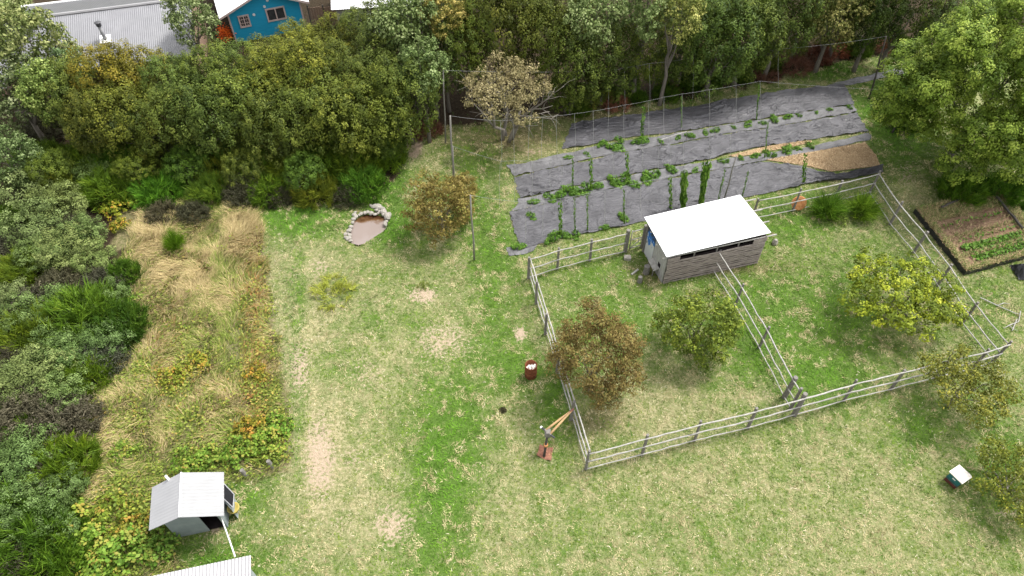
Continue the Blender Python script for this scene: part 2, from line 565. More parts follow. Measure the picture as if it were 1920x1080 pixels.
def spray_mesh(name, mat, seed, r, h, tufts=90, blades=22, L=.6, w=.035, outw=.45, up=.9, spread=.28, leafy=0, leaf=.07, dome=1.0, tint_lo=0.0):
    """a shrub of thin upright green or dead shoots rising from a dome"""
    rg = np.random.default_rng(seed)
    a = rg.uniform(0, 2 * math.pi, tufts); q = np.sqrt(rg.uniform(0, 1, tufts))
    px = np.cos(a) * q * r; py = np.sin(a) * q * r
    pz = h * np.sqrt(np.maximum(0.02, 1 - (q * .97) ** 2)) * rg.uniform(.45, 1.0, tufts) * dome
    P = np.stack([px, py, pz], 1)
    D = unit(np.stack([px / r * outw, py / r * outw, np.full(tufts, up)], 1) + rg.normal(size=(tufts, 3)) * .22)
    n = tufts * blades; ti = np.repeat(np.arange(tufts), blades)
    d = unit(D[ti] + rg.normal(size=(n, 3)) * spread)
    base = P[ti] + rg.normal(size=(n, 3)) * .09 * r * .5 - d * L * .3
    ln = (L * rg.uniform(.5, 1.25, n))[:, None]
    side = unit(np.cross(d, unit(rg.normal(size=(n, 3))))) * w * .5
    bend = rg.normal(size=(n, 3)) * .07 * ln
    V = np.stack([base - side, base + side, base + d * ln * .6 + bend + side * .8, base + d * ln * .6 + bend - side * .8], 1)
    tip = base + d * ln + bend * 2.2 - np.array([0, 0, .05]) * ln
    V = np.concatenate([V, tip[:, None]], 1).reshape(-1, 3)
    i0 = np.arange(n)[:, None] * 5
    Q = i0 + np.array([[0, 1, 2, 3]]); Tr = i0 + np.array([[3, 2, 4]])
    tt = np.clip(np.repeat(rg.uniform(0, 1, tufts), blades) * .55 + rg.uniform(0, 1, n) * .45, 0, 1)
    T = np.repeat(tt, 5)
    if leafy:
        m_ = n * leafy
        k = rg.integers(0, n, m_)
        C = base[k] + d[k] * ln[k] * rg.uniform(.2, 1.05, (m_, 1)) + rg.normal(size=(m_, 3)) * .03
        V2, Q2, T2 = quad_leaves(C, unit(d[k] * .3 + rg.normal(size=(m_, 3)) * .6 + np.array([0, 0, .5])), leaf, rg, 2.0, np.clip(tt[k] * .6 + rg.uniform(0, .4, m_), 0, 1))
        Q = np.concatenate([Q, Q2 + len(V)]); V = np.concatenate([V, V2]); T = np.concatenate([T, T2])
    return mesh_np(name, V, Q, Tr, (mat,), {'tint': T})


def limb_path(p0, p1, rg, n=5, wob=.12):
    p0, p1 = np.array(p0, float), np.array(p1, float)
    L = np.linalg.norm(p1 - p0)
    t = np.linspace(0, 1, n)[:, None]
    p = p0 + (p1 - p0) * t
    p[:, 2] += np.sin(t[:, 0] * math.pi) * .06 * L
    w = rg.normal(size=(n, 3)) * wob * L * .25; w[0] = 0
    return p + w


def trunk_mesh(name, mat, seed, height, rad, limbs, twigs=0, split=.35):
    """one trunk with limbs reaching the given points (relative to the base)"""
    rg = np.random.default_rng(seed)
    g = G()
    top = np.array([0, 0, height])
    g.tube(limb_path((0, 0, -.15), top, rg, 5, .08), [rad * 1.25, rad, rad * .85, rad * .7, rad * .5], 8)
    for q in limbs:
        q = np.array(q, float)
        s0 = np.array([0, 0, height * rg.uniform(split, .95)])
        pth = limb_path(s0, q, rg, 5)
        r0 = rad * rg.uniform(.35, .55)
        g.tube(pth, np.linspace(r0, r0 * .25, 5).tolist(), 6)
        for _ in range(twigs):
            s1 = pth[rg.integers(2, 5)]
            e = s1 + (unit(rg.normal(size=3)) * .5 + unit(q) * .7) * np.linalg.norm(q) * rg.uniform(.18, .4)
            g.tube(limb_path(s1, e, rg, 4), [r0 * .28, r0 * .2, r0 * .14, r0 * .07], 4)
    return g.mesh(name, mat, (0, 0, 0), True)


def ordinal(i):
    return ('first', 'second', 'third', 'fourth', 'fifth', 'sixth', 'seventh', 'eighth', 'ninth', 'tenth', 'eleventh', 'twelfth', 'thirteenth', 'fourteenth', 'fifteenth', 'sixteenth', 'seventeenth', 'eighteenth', 'nineteenth', 'twentieth')[i]


# ------------------------------------------------------------------ regions (pixel outlines laid on the ground)
def gpoly(*pts): return [(at(*p).x, at(*p).y) for p in pts]


HUT_POLY = gpoly((1210, 472), (1241, 531), (1419, 492), (1385, 432))
POND_PX = [(655, 447), (657, 432), (663, 416), (672, 407), (684, 402), (700, 400), (716, 405), (725, 412), (723, 425), (714, 434), (700, 444), (686, 453), (672, 456), (660, 453)]
SHEET1_UP = [(1073, 233), (1130, 224), (1187, 216), (1298, 200), (1360, 189), (1450, 174), (1520, 165), (1583, 160)]
SHEET1_LO = [(1054, 281), (1112, 272), (1170, 259), (1260, 250), (1340, 237), (1420, 224), (1510, 210), (1602, 196)]
BAND1_LO = [(966, 330), (1060, 310), (1150, 290), (1284, 266), (1360, 252), (1450, 238), (1530, 224), (1606, 210)]
BAND1_UP = [(950, 312), (1040, 293), (1130, 272), (1262, 252), (1340, 239), (1420, 226), (1510, 212), (1602, 198)]
SHEET2_UP = [(963, 334), (1060, 312), (1150, 292), (1284, 268), (1360, 254), (1450, 240), (1530, 226), (1606, 212)]
SHEET2_LO = [(976, 373), (1079, 349), (1160, 333), (1240, 316), (1320, 301), (1400, 281), (1510, 264), (1628, 247)]
BAND2_UP = [(974, 375), (1079, 351), (1160, 335), (1240, 318), (1330, 302), (1430, 290), (1530, 274), (1630, 249)]
BAND2_LO = [(960, 396), (1040, 380), (1120, 359), (1200, 346), (1300, 326), (1424, 304), (1520, 288), (1634, 262)]
SHEET3_UP = [(954, 399), (1037, 382), (1120, 361), (1198, 348), (1300, 328), (1424, 305), (1500, 313), (1565, 330), (1652, 313)]
SHEET3_LO = [(976, 466), (1060, 446), (1107, 437), (1173, 424), (1290, 395), (1420, 366), (1509, 348), (1580, 337), (1652, 326)]
PATH_UP = [(1559, 157), (1600, 148), (1640, 138), (1690, 128)]
PATH_LO = [(1588, 161), (1620, 155), (1650, 147), (1695, 139)]
SCRAP_UP = [(952, 465), (970, 462), (990, 460), (1010, 456)]
SCRAP_LO = [(954, 480), (968, 478), (984, 476), (1000, 470)]
SHEETS = [gpoly(*(u + l[::-1])) for u, l in ((SHEET1_UP, SHEET1_LO), (BAND1_UP, BAND1_LO), (SHEET2_UP, SHEET2_LO), (BAND2_UP, BAND2_LO), (SHEET3_UP, SHEET3_LO), (PATH_UP, PATH_LO), (SCRAP_UP, SCRAP_LO))]
CHIPS = gpoly((1435, 301), (1515, 287), (1621, 268), (1642, 293), (1650, 312), (1559, 322), (1506, 311))
CHIPS2 = gpoly((1365, 293), (1420, 279), (1470, 270), (1520, 264), (1522, 268), (1440, 285), (1380, 296))
BED = gpoly((1712, 398), (1760, 372), (1872, 362), (1925, 430), (1935, 482), (1806, 516))
SHED_POLY = gpoly((305, 960), (332, 1012), (430, 990), (425, 940), (400, 900), (330, 910))
POND = gpoly(*POND_PX)
HEDGE = gpoly((-700, 345), (0, 345), (120, 372), (240, 392), (350, 392), (480, 378), (560, 384), (700, 374), (748, 330), (760, 262), (800, 238), (960, 225), (1060, 215), (1200, 196), (1300, 178), (1450, 150), (1540, 128), (1600, 110), (1680, 100), (1760, 110), (2400, 60), (2400, -10), (-700, -10))
LEFTBUSH = gpoly((-300, 300), (150, 340), (210, 430), (262, 520), (255, 600), (190, 690), (160, 780), (150, 900), (90, 1010), (110, 1200), (-300, 1200))
MEADOW = gpoly((150, 380), (330, 380), (470, 372), (490, 440), (505, 540), (522, 660), (540, 760), (545, 880), (440, 905), (300, 905), (290, 1000), (345, 1060), (320, 1140), (90, 1140), (120, 900), (170, 760), (250, 560))


def blobs(u, v, lst):
    w = np.zeros_like(u)
    for (x, y, sx, sy, a) in lst:
        w = np.maximum(w, a * np.exp(-((u - x) / sx) ** 2 - ((v - y) / sy) ** 2))
    return w


def cover(X, Y):
    """what grows where: lush, dry, bare, forest floor, soil"""
    u, v = project(X, Y)
    lush = blobs(u, v, [(860, 820, 70, 150, 1.0), (800, 1010, 80, 130, .8), (560, 410, 90, 40, 1.3), (720, 350, 50, 60, 1.1), (740, 430, 40, 40, 1.2),
                        (930, 470, 60, 90, .9), (880, 400, 50, 60, .8), (960, 690, 70, 60, .9), (920, 560, 40, 90, .7), (1440, 650, 90, 120, .9), (1480, 420, 90, 60, .8), (1540, 700, 110, 60, 1.0),
                        (1420, 560, 60, 80, .7), (1250, 560, 60, 60, .5), (1100, 520, 60, 40, .5), (1040, 760, 30, 110, .8), (900, 300, 60, 50, .6), (1650, 200, 50, 60, 1.1), (1560, 130, 60, 20, 1.0),
                        (1720, 800, 60, 60, .7), (1870, 880, 80, 120, .7), (1650, 330, 40, 30, .2), (850, 560, 150, 200, .28), (1500, 590, 230, 150, .78), (1150, 570, 150, 120, .50), (830, 880, 60, 190, 1.2), (1690, 220, 55, 100, 1.2), (920, 640, 60, 120, .7), (1300, 960, 400, 120, .12), (640, 690, 60, 40, .5), (700, 600, 50, 40, .6), (440, 930, 80, 50, .7), (400, 1050, 140, 40, .9), (780, 600, 30, 50, .5),
                        (1100, 640, 80, 110, .4), (1850, 580, 60, 80, .4), (560, 640, 14, 300, .7), (1700, 240, 60, 90, .9), (1300, 1000, 160, 60, .2)])
    dry = blobs(u, v, [(600, 860, 70, 170, .9), (570, 640, 50, 110, .8), (700, 650, 90, 110, .5), (820, 600, 60, 110, .5), (700, 960, 110, 110, .6), (1300, 900, 260, 90, .30), (1600, 950, 300, 160, .25),
                       (1250, 760, 120, 60, .6), (560, 480, 70, 60, .5), (940, 900, 60, 120, .5), (1420, 740, 60, 40, .6), (950, 440, 20, 60, .3), (1700, 620, 60, 60, .4), (1520, 480, 90, 70, .3), (1700, 360, 40, 60, .5)])
    bare = blobs(u, v, [(793, 553, 40, 22, .72), (975, 626, 18, 20, .75), (600, 860, 46, 120, .66), (562, 690, 30, 80, .62), (735, 985, 65, 60, .58), (830, 640, 90, 70, .54), (690, 700, 60, 60, .46), (600, 500, 40, 40, .48), (660, 860, 40, 60, .46), (640, 980, 60, 60, .42), (900, 880, 40, 60, .40), (560, 520, 30, 60, .40), (720, 600, 60, 40, .36), (950, 940, 40, 50, .36), (1440, 740, 40, 30, .42), (1250, 775, 60, 30, .36), (700, 450, 25, 14, .5), (775, 270, 22, 36, .95),
                        (1215, 815, 22, 16, .45), (780, 350, 16, 20, .5), (1020, 430, 30, 12, .4), (960, 410, 10, 30, .6), (1700, 330, 30, 40, .5), (1000, 285, 40, 14, .5), (405, 990, 25, 14, .7), (390, 1005, 50, 10, .4), (1885, 960, 40, 14, .6), (915, 740, 10, 30, .45)])
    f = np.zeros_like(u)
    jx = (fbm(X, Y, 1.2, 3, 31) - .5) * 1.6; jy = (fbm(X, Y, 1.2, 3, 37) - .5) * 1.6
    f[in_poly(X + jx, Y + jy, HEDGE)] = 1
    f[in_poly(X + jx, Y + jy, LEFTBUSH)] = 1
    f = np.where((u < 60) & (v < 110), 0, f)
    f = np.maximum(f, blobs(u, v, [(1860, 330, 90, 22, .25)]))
    s = np.zeros_like(u)
    s[in_poly(X + jx * .3, Y + jy * .3, MEADOW)] = .45
    s = np.maximum(s, blobs(u, v, [(950, 260, 120, 40, .55), (1150, 215, 250, 18, .45), (1130, 790, 50, 30, .4), (1380, 500, 130, 14, .5), (1220, 520, 30, 24, .45)]))
    return lush, dry, bare, f, s


# ------------------------------------------------------------------ ground sheet
def axis(lo, hi, step, far):
    a = np.arange(lo, hi + step / 2, step)
    e = np.array([2, 6, 14, 30, 60, 120, 250, 500.]) / 500 * far
    return np.concatenate([lo - e[::-1], a, hi + e])


gx = axis(-62, 62, .25, 700); gy = axis(2, 76, .25, 700)
XX, YY = np.meshgrid(gx, gy)
GX, GY = XX.ravel(), YY.ravel()
GZ = gz(GX, GY)
pond_c = np.array(POND).mean(0)
pin = in_poly(GX, GY, [tuple(pond_c + (np.array(p) - pond_c) * 1.06) for p in POND])
GZ = np.where(pin, -.35, GZ)
lu, dr, ba, fo, so = cover(GX, GY)
nx, ny = len(gx), len(gy)
ii = np.arange(nx * ny).reshape(ny, nx)
Q = np.stack([ii[:-1, :-1], ii[:-1, 1:], ii[1:, 1:], ii[1:, :-1]], -1).reshape(-1, 4)
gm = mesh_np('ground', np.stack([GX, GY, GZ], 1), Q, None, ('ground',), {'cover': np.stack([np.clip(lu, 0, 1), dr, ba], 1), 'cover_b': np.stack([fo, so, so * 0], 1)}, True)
link('ground', gm, kind='structure')
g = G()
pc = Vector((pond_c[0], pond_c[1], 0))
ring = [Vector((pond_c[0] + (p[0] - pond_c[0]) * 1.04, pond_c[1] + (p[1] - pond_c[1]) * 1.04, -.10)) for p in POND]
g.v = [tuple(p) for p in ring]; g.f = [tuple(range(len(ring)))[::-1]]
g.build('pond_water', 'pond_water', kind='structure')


# ------------------------------------------------------------------ grass
def blades_mesh(name, X, Y, col, L, W, lean, rg, bend=.3, direc=None, zoff=0.0):
    n = len(X)
    B = np.stack([X, Y, gz(X, Y) - .01 + zoff], 1)
    a = rg.uniform(0, 2 * math.pi, n) if direc is None else direc
    h = np.stack([np.cos(a), np.sin(a), np.zeros(n)], 1)
    d = unit(h * lean[:, None] + np.array([0, 0, 1.0]))
    side = np.stack([-np.sin(a), np.cos(a), np.zeros(n)], 1)
    sa = rg.uniform(-1, 1, n)[:, None]
    side = unit(side + h * sa) * W[:, None] * .5
    M = B + d * L[:, None] * .55
    T = B + d * L[:, None] + h * (bend * L)[:, None] - np.array([0, 0, .12]) * L[:, None]
    V = np.stack([B - side, B + side, M + side * .8, M - side * .8, T], 1).reshape(-1, 3)
    i0 = np.arange(n)[:, None] * 5
    return mesh_np(name, V, i0 + np.array([[0, 1, 2, 3]]), i0 + np.array([[3, 2, 4]]), ('grass_blade',), {'hue': np.repeat(col, 5, 0)})


def lerp(a, b, t):
    return np.asarray(a) * (1 - t) + np.asarray(b) * t


rg = np.random.default_rng(11)
N_ = 520000
X = rg.uniform(-24, 32, N_); Y = rg.uniform(8, 48, N_)
u, v = project(X, Y)
ok = (u > -30) & (u < 1950) & (v < 1110)
X, Y, u, v = X[ok], Y[ok], u[ok], v[ok]
ok = ~(in_poly(X, Y, HEDGE) | in_poly(X, Y, LEFTBUSH) | in_poly(X, Y, MEADOW) | in_poly(X, Y, HUT_POLY) | in_poly(X, Y, BED) | in_poly(X, Y, CHIPS) | in_poly(X, Y, CHIPS2) | in_poly(X, Y, SHED_POLY))
ok &= ~in_poly(X, Y, [tuple(pond_c + (np.array(p) - pond_c) * 1.14) for p in POND])
for s_ in SHEETS: ok &= ~in_poly(X, Y, s_)
X, Y, u, v = X[ok], Y[ok], u[ok], v[ok]
lu, dr, ba, fo, so = cover(X, Y)
n1 = fbm(X, Y, 1.1, 4, 71); n2 = fbm(X, Y, .46, 3, 83); n3 = fbm(X, Y, .20, 2, 87)
st = np.clip((n1 - .5) * 3.0 + (n2 - .5) * 7.0 + (n3 - .5) * 3.6 + .33 - lu * 1.0 + dr * .50 + rg.normal(size=len(X)) * .07, 0, 1)
keep = rg.uniform(size=len(X)) < np.clip(1.05 - ba * 1.75 * np.clip((n2 - .38) * 9, 0, 1), .04, 1)
X, Y, lu, dr, st, n3, n2 = X[keep], Y[keep], np.clip(lu[keep], 0, 1.3), dr[keep], st[keep], n3[keep], n2[keep]
n = len(X); r1 = np.clip(rg.uniform(0, .45, n) + (n3 - .30) * 1.5, 0, 1)[:, None]
green = lerp((.042, .085, .006), (.20, .275, .028), r1)  # dark end also paints the shade between tufts into the green
green = lerp(green, np.array([[.095, .25, .016]]) * (.55 + r1 * .9), np.clip(lu, 0, 1)[:, None] * .75)
straw = lerp((.20, .17, .07), (.56, .485, .27), r1)
colr = lerp(green, straw, st[:, None])
pf = (rg.uniform(size=n) < .022 * (1.2 - np.clip(lu, 0, 1)))
colr = np.where(pf[:, None], np.array([[.56, .50, .36]]), colr)
Ls = rg.uniform(.05, .11, n) * (1 + lu * .7) * (.6 + n2 * .9)
Ls = np.where(pf, Ls * 1.2, Ls)
gm = blades_mesh('grass', X, Y, colr, Ls, rg.uniform(.018, .036, n), np.where(pf, 2.5, rg.uniform(.3, 1.3, n)), rg, direc=n1[keep] * 20 + rg.normal(size=n) * .9)
link('grass', gm, label='short patchy lawn grass, green mixed with dry straw', cat='grass', kind='stuff')

# taller tufts of green grass along edges and around the hop rows
rg = np.random.default_rng(12)
N_ = 90000
X = rg.uniform(-14, 32, N_); Y = rg.uniform(8, 48, N_); u, v = project(X, Y)
w = blobs(u, v, [(560, 400, 80, 26, .9), (720, 350, 45, 50, .9), (738, 425, 22, 30, 1), (705, 450, 18, 12, .8), (930, 360, 34, 90, .6), (900, 290, 60, 50, .5), (1650, 210, 40, 70, .8), (1560, 130, 60, 16, 1), (1130, 470, 100, 20, .5), (1440, 385, 100, 16, .5),
                 (1430, 520, 30, 30, .7), (1340, 545, 60, 16, .35), (546, 640, 13, 240, 1.0), (560, 400, 60, 40, .9), (530, 900, 20, 20, .5), (1200, 192, 200, 14, .9), (1420, 162, 110, 9, .9), (1000, 240, 80, 30, .45), (1700, 300, 40, 50, .4), (1130, 800, 60, 20, .3), (1650, 650, 80, 20, .2), (1480, 730, 40, 20, .3), (420, 1050, 120, 30, .5), (1860, 560, 40, 40, .4), (1840, 340, 100, 20, .5)])
ok = (rg.uniform(size=N_) < w) & (fbm(X, Y, .9, 3, 91) > .42) & ~(in_poly(X, Y, HUT_POLY) | in_poly(X, Y, BED) | in_poly(X, Y, CHIPS) | in_poly(X, Y, POND) | in_poly(X, Y, SHED_POLY))
for s_ in SHEETS: ok &= ~in_poly(X, Y, s_)
X, Y = X[ok], Y[ok]; n = len(X); r1 = rg.uniform(0, 1, n)[:, None]
colr = lerp((.045, .12, .018), (.15, .27, .05), r1)
colr = np.where(rg.uniform(size=(n, 1)) < .12, np.array([[.34, .29, .14]]), colr)
gm = blades_mesh('grass_tufts', X, Y, colr, rg.uniform(.14, .32, n), rg.uniform(.02, .045, n), rg.uniform(.2, 1.0, n), rg)
link('grass_tufts', gm, label='longer bright green grass along the edges of the lawn', cat='grass', kind='stuff')

# ------------------------------------------------------------------ the meadow of tall dry grass and brambles
rg = np.random.default_rng(13)
N_ = 300000
X = rg.uniform(-22, -5, N_); Y = rg.uniform(7, 35, N_)
ok = in_poly(X + (fbm(X, Y, .8, 2, 3) - .5) * .8, Y, MEADOW) & ~in_poly(X, Y, SHED_POLY)
X, Y = X[ok], Y[ok]; u, v = project(X, Y)
straww = blobs(u, v, [(270, 440, 110, 60, 1.0), (340, 540, 90, 80, .95), (460, 450, 40, 70, 1.1), (450, 420, 30, 40, 1.1), (300, 660, 70, 60, .55), (220, 800, 60, 90, .6), (400, 720, 60, 60, .3), (300, 800, 60, 60, .45), (480, 600, 30, 160, .4), (180, 920, 60, 70, .5)])
rust = blobs(u, v, [(480, 560, 22, 80, .9), (478, 680, 24, 90, .9), (480, 800, 30, 60, .6), (330, 700, 60, 50, .35), (320, 620, 40, 30, .3)])
grn_ = blobs(u, v, [(410, 640, 40, 120, .8), (400, 820, 70, 70, .7), (260, 900, 120, 60, .5), (520, 760, 18, 120, .8), (280, 960, 60, 60, .6), (430, 500, 20, 60, .4)])
n1 = fbm(X, Y, 1.0, 3, 17)
keep = rg.uniform(size=len(X)) < np.clip(.35 + straww * .55 + grn_ * .3 + (n1 - .5) * 1.2, .1, 1)
X, Y, straww, rust, grn_, n1, u, v = [a[keep] for a in (X, Y, straww, rust, grn_, n1, u, v)]
n = len(X); r1 = rg.uniform(0, 1, n)[:, None]
c_st = lerp((.25, .19, .075), (.64, .51, .26), r1)
c_gr = lerp((.09, .135, .018), (.29, .34, .075), r1)
c_ru = lerp((.20, .11, .035), (.44, .27, .10), r1)
p = rg.uniform(size=n)
base = straww * 1.0 + .12 + (n1 - .5) * 1.6
colr = np.where((p < np.clip(base, .08, .97))[:, None], c_st, c_gr)
colr = np.where((rg.uniform(size=n) < rust * .6)[:, None], c_ru, colr)
flow = fbm(X, Y, 1.6, 2, 23) * 12.0 + rg.normal(size=n) * .5
hmul = .65 + straww * .6
gm = blades_mesh('tall_grass', X, Y, colr, rg.uniform(.25, .75, n) * hmul, rg.uniform(.014, .032, n), rg.uniform(.15, .9, n), rg, .45, flow)
link('tall_grass', gm, label='tall dry straw grass growing over the unmown strip', cat='grass', kind='stuff')

# low leafy cover between the grass stems
rg = np.random.default_rng(14)
N_ = 21000
X = rg.uniform(-22, -5, N_); Y = rg.uniform(7, 35, N_)
ok = in_poly(X, Y, MEADOW) & ~in_poly(X, Y, SHED_POLY); X, Y = X[ok], Y[ok]; u, v = project(X, Y)
w = blobs(u, v, [(320, 730, 90, 60, .8), (480, 700, 34, 190, .8), (220, 860, 60, 90, .5), (400, 830, 80, 60, .6), (230, 400, 60, 30, .6), (410, 690, 40, 90, .4), (250, 980, 120, 90, .9), (500, 830, 40, 60, .9), (300, 560, 60, 60, .12), (330, 620, 60, 40, .3), (300, 650, 110, 160, .34), (240, 780, 80, 120, .4)]) * np.clip((fbm(X, Y, .9, 3, 29) - .3) * 3, 0, 1)
ok = rg.uniform(size=len(X)) < w; X, Y, u, v = X[ok], Y[ok], u[ok], v[ok]
k = 16; ci = np.repeat(np.arange(len(X)), k); n = len(ci)
C = np.stack([X[ci], Y[ci], gz(X, Y)[ci]], 1) + rg.normal(size=(n, 3)) * np.array([.17, .17, 0]); C[:, 2] += rg.uniform(.08, .5, n) * rg.uniform(.5, 1, len(X))[ci]
hot = blobs(u, v, [(480, 640, 30, 170, .26), (330, 720, 70, 50, .25), (470, 760, 50, 60, .35), (200, 950, 100, 70, .12), (240, 400, 50, 20, .3)])
ti = np.clip(rg.uniform(0, .55, n) + np.repeat(rg.uniform(0, .3, len(X)) + hot * rg.uniform(0, 1.6, len(X)), k), 0, 1)
V, Q, T = quad_leaves(C, unit(rg.normal(size=(n, 3)) * .5 + np.array([0, 0, .9])), .13, rg, 1.5, ti)
link('ground_cover', mesh_np('ground_cover', V, Q, None, ('bramble_leaf',), {'tint': T}), label='low leafy weeds turning yellow and rust among the dry grass', cat='ground cover', kind='stuff')

# ------------------------------------------------------------------ black weed sheets
def sheet(name, up, lo, mat, label, cat, z0, amp, seed, holes=False, gather=None):
    nu, nv = (420, 64) if mat == 'weed_cloth' else (300, 14)
    def res(poly):
        pts = np.array([[at(*p).x, at(*p).y] for p in poly])
        d = np.r_[0, np.cumsum(np.hypot(*np.diff(pts, axis=0).T))]; d /= d[-1]
        t = np.linspace(0, 1, nu)
        return np.stack([np.interp(t, d, pts[:, 0]), np.interp(t, d, pts[:, 1])], 1)
    a, b = res(up), res(lo)
    wob = (fbm(a[:, 0], a[:, 1], .7, 3, seed) - .5) * .22
    wob2 = (fbm(b[:, 0], b[:, 1], .7, 3, seed + 9) - .5) * .22
    t = np.linspace(0, 1, nv)[:, None, None]
    Pn = a[None] * (1 - t) + b[None] * t
    Pn[:, :, 1] += wob[None] * (1 - t[:, :, 0]) + wob2[None] * t[:, :, 0]
    endj = (fbm(np.arange(nv) * .25, np.arange(nv) * 0., 1, 3, seed + 3) - .5) * .3
    Pn[:, 0, 0] += endj; Pn[:, -1, 0] += endj[::-1]
    x, y = Pn[..., 0], Pn[..., 1]
    Ls = np.hypot(*(a[-1] - a[0])); Wd = np.hypot(*(a - b).T).mean()
    sl = np.linspace(0, 1, nu)[None] * Ls + t[:, :, 0] * 0; tl = t[:, :, 0] * Wd + sl * 0
    tl = tl + (fbm(sl, tl, 2.5, 2, seed + 11) - .5) * 1.2
    wr = np.abs(fbm(sl * .30 + tl * .25, tl * 2.3 - sl * .10, 1.0, 3, seed + 60) - .5)
    wr2 = np.abs(fbm(sl * .75 - tl * .6, tl * 1.5 + sl * .35, 1.0, 3, seed + 70) - .5)
    act = np.clip(fbm(sl, tl, 2.2, 2, seed + 80) * 3.0 - .7, .3, 1)
    z = gz(x, y) + z0 + amp * act * (np.maximum(0, .06 - wr) * 15 + np.maximum(0, .055 - wr2) * 14) + (fbm(sl * .5, tl * 1.4, .8, 2, seed + 4) - .5) * amp * .55
    edge = np.minimum(np.minimum(t[:, :, 0], 1 - t[:, :, 0]) * 8, 1)
    z += (1 - edge) * amp * .5 * fbm(x, y, .5, 2, seed + 6)
    if gather is not None:
        s = np.linspace(0, 1, nu)[None]
        gw = np.clip((s - gather) / (1 - gather), 0, 1)
        z += gw * (np.sin(t[:, :, 0] * 34 + fbm(x, y, 1.2, 2, 3) * 9) * .5 + .5) * .16
    z = z.copy(); 
    V = np.stack([x, y, z], -1).reshape(-1, 3)
    i = np.arange(nu * nv).reshape(nv, nu)
    Q = np.stack([i[:-1, :-1], i[1:, :-1], i[1:, 1:], i[:-1, 1:]], -1).reshape(-1, 4)
    return link(name, mesh_np(name, V, Q, None, (mat,), None, True), label=label, cat=cat)


sheet('weed_sheet', SHEET1_UP, SHEET1_LO, 'weed_cloth', 'black plastic weed sheet nearest the trees, farthest from the paddock', 'weed sheet', .045, .11, 101)
sheet('weed_sheet', SHEET2_UP, SHEET2_LO, 'weed_cloth', 'middle one of the three wide black plastic weed sheets', 'weed sheet', .045, .11, 111)
sheet('weed_sheet', SHEET3_UP, SHEET3_LO, 'weed_cloth', 'broad black weed sheet behind the hut, gathered in folds at its right end', 'weed sheet', .045, .11, 121, gather=.62)
sheet('planting_strip', BAND1_UP, BAND1_LO, 'dusty_cloth', 'narrow dusty grey cloth strip with hop plants between the far and the middle black sheet', 'planting strip', .035, .09, 131)
sheet('planting_strip', BAND2_UP, BAND2_LO, 'dusty_cloth', 'narrow dusty grey cloth strip with hop plants next to the patch of bare wood chips', 'planting strip', .035, .06, 141)
sheet('path_cloth', PATH_UP, PATH_LO, 'dusty_cloth', 'short grey cloth path leading from the black sheets to the big round tree', 'path cloth', .03, .05, 151)
sheet('cloth_scrap', SCRAP_UP, SCRAP_LO, 'dusty_cloth', 'small grey cloth corner on the grass by the left corner of the paddock fence', 'cloth scrap', .03, .04, 161)
for pl, sd in ((CHIPS, 1), (CHIPS2, 2)):
    rg = np.random.default_rng(500 + sd)
    n = 16000 if sd == 1 else 4000
    bx = np.array(pl)
    X = rg.uniform(bx[:, 0].min(), bx[:, 0].max(), n); Y = rg.uniform(bx[:, 1].min(), bx[:, 1].max(), n)
    ok = in_poly(X, Y, pl); X, Y = X[ok], Y[ok]; n = len(X)
    C = np.stack([X, Y, gz(X, Y) + rg.uniform(.045, .08, n)], 1)
    N = unit(rg.normal(size=(n, 3)) * .5 + np.array([0, 0, 1]))
    V, Q, T = quad_leaves(C, N, .09, rg, 2.2)
    cc = lerp((.26, .17, .09), (.62, .47, .29), np.repeat(rg.uniform(0, 1, n), 4)[:, None])
    g = G(); g.v = [(p[0], p[1], gz1(*p) + .05) for p in pl]; g.f = [tuple(range(len(pl)))]
    base = g.build('wood_chips', 'chips', label=('bed of tan wood chips at the right end of the black sheets', 'thin sliver of tan wood chips showing between the black sheets')[sd - 1], cat='wood chips', kind='stuff')
    link('chips', mesh_np('chips', V, Q, None, ('grass_blade',), {'hue': cc}), base, kind='stuff')


# ------------------------------------------------------------------ posts, wires and strings of the hop yard
def pole(name, base, top_px, r, mat, label, lean=True):
    b = at(*base)
    h = height_for(b, top_px[1])
    t = at(top_px[0], top_px[1], h)
    p = [b - Vector((0, 0, .2)), b.lerp(t, .35) + Vector((.03, .01, 0)), b.lerp(t, .7) + Vector((-.02, .02, 0)), t]
    G().tube(p, [r * .95, r * .85, r * .78, r * .68], 8).build(name, mat, origin=b, label=label, cat='pole', group='hop yard poles', smooth=True)
    return t


PA = pole('hop_pole', (835, 268), (831, 132), .055, 'pole_wood', 'tall thin grey pole farthest back, in front of the dark hedge')
PB = pole('hop_pole', (851, 352), (844, 217), .07, 'pole_wood', 'stout grey pole standing behind the brown leafy tree')
PC = pole('hop_pole', (853, 372), (849, 274), .05, 'pole_wood', 'short grey pole paired with the stout pole at the brown leafy tree')
PD = pole('hop_pole', (889, 487), (882, 366), .06, 'pole_wood', 'grey pole standing alone on the lawn right of the brown leafy tree')
PE = pole('hop_pole', (1630, 185), (1662, 68), .07, 'dark_pole', 'dark leaning pole on the grass beyond the far end of the black sheets')
PF = pole('hop_pole', (1672, 250), (1712, 170), .07, 'dark_pole', 'short dark leaning pole close against the big round tree')
PG = pole('hop_pole', (1358, 372), (1381, 292), .05, 'pole_wood', 'thin grey pole behind the hut roof among the climbing hops')
PH = pole('hop_pole', (1222, 172), (1250, 74), .06, 'pole_wood', 'leaning pale pole at the tree edge above the farthest black sheet')
PI = pole('hop_pole', (1742, 70), (1764, 2), .06, 'dark_pole', 'dark pole among the trees at the top right, half hidden by the big round tree')


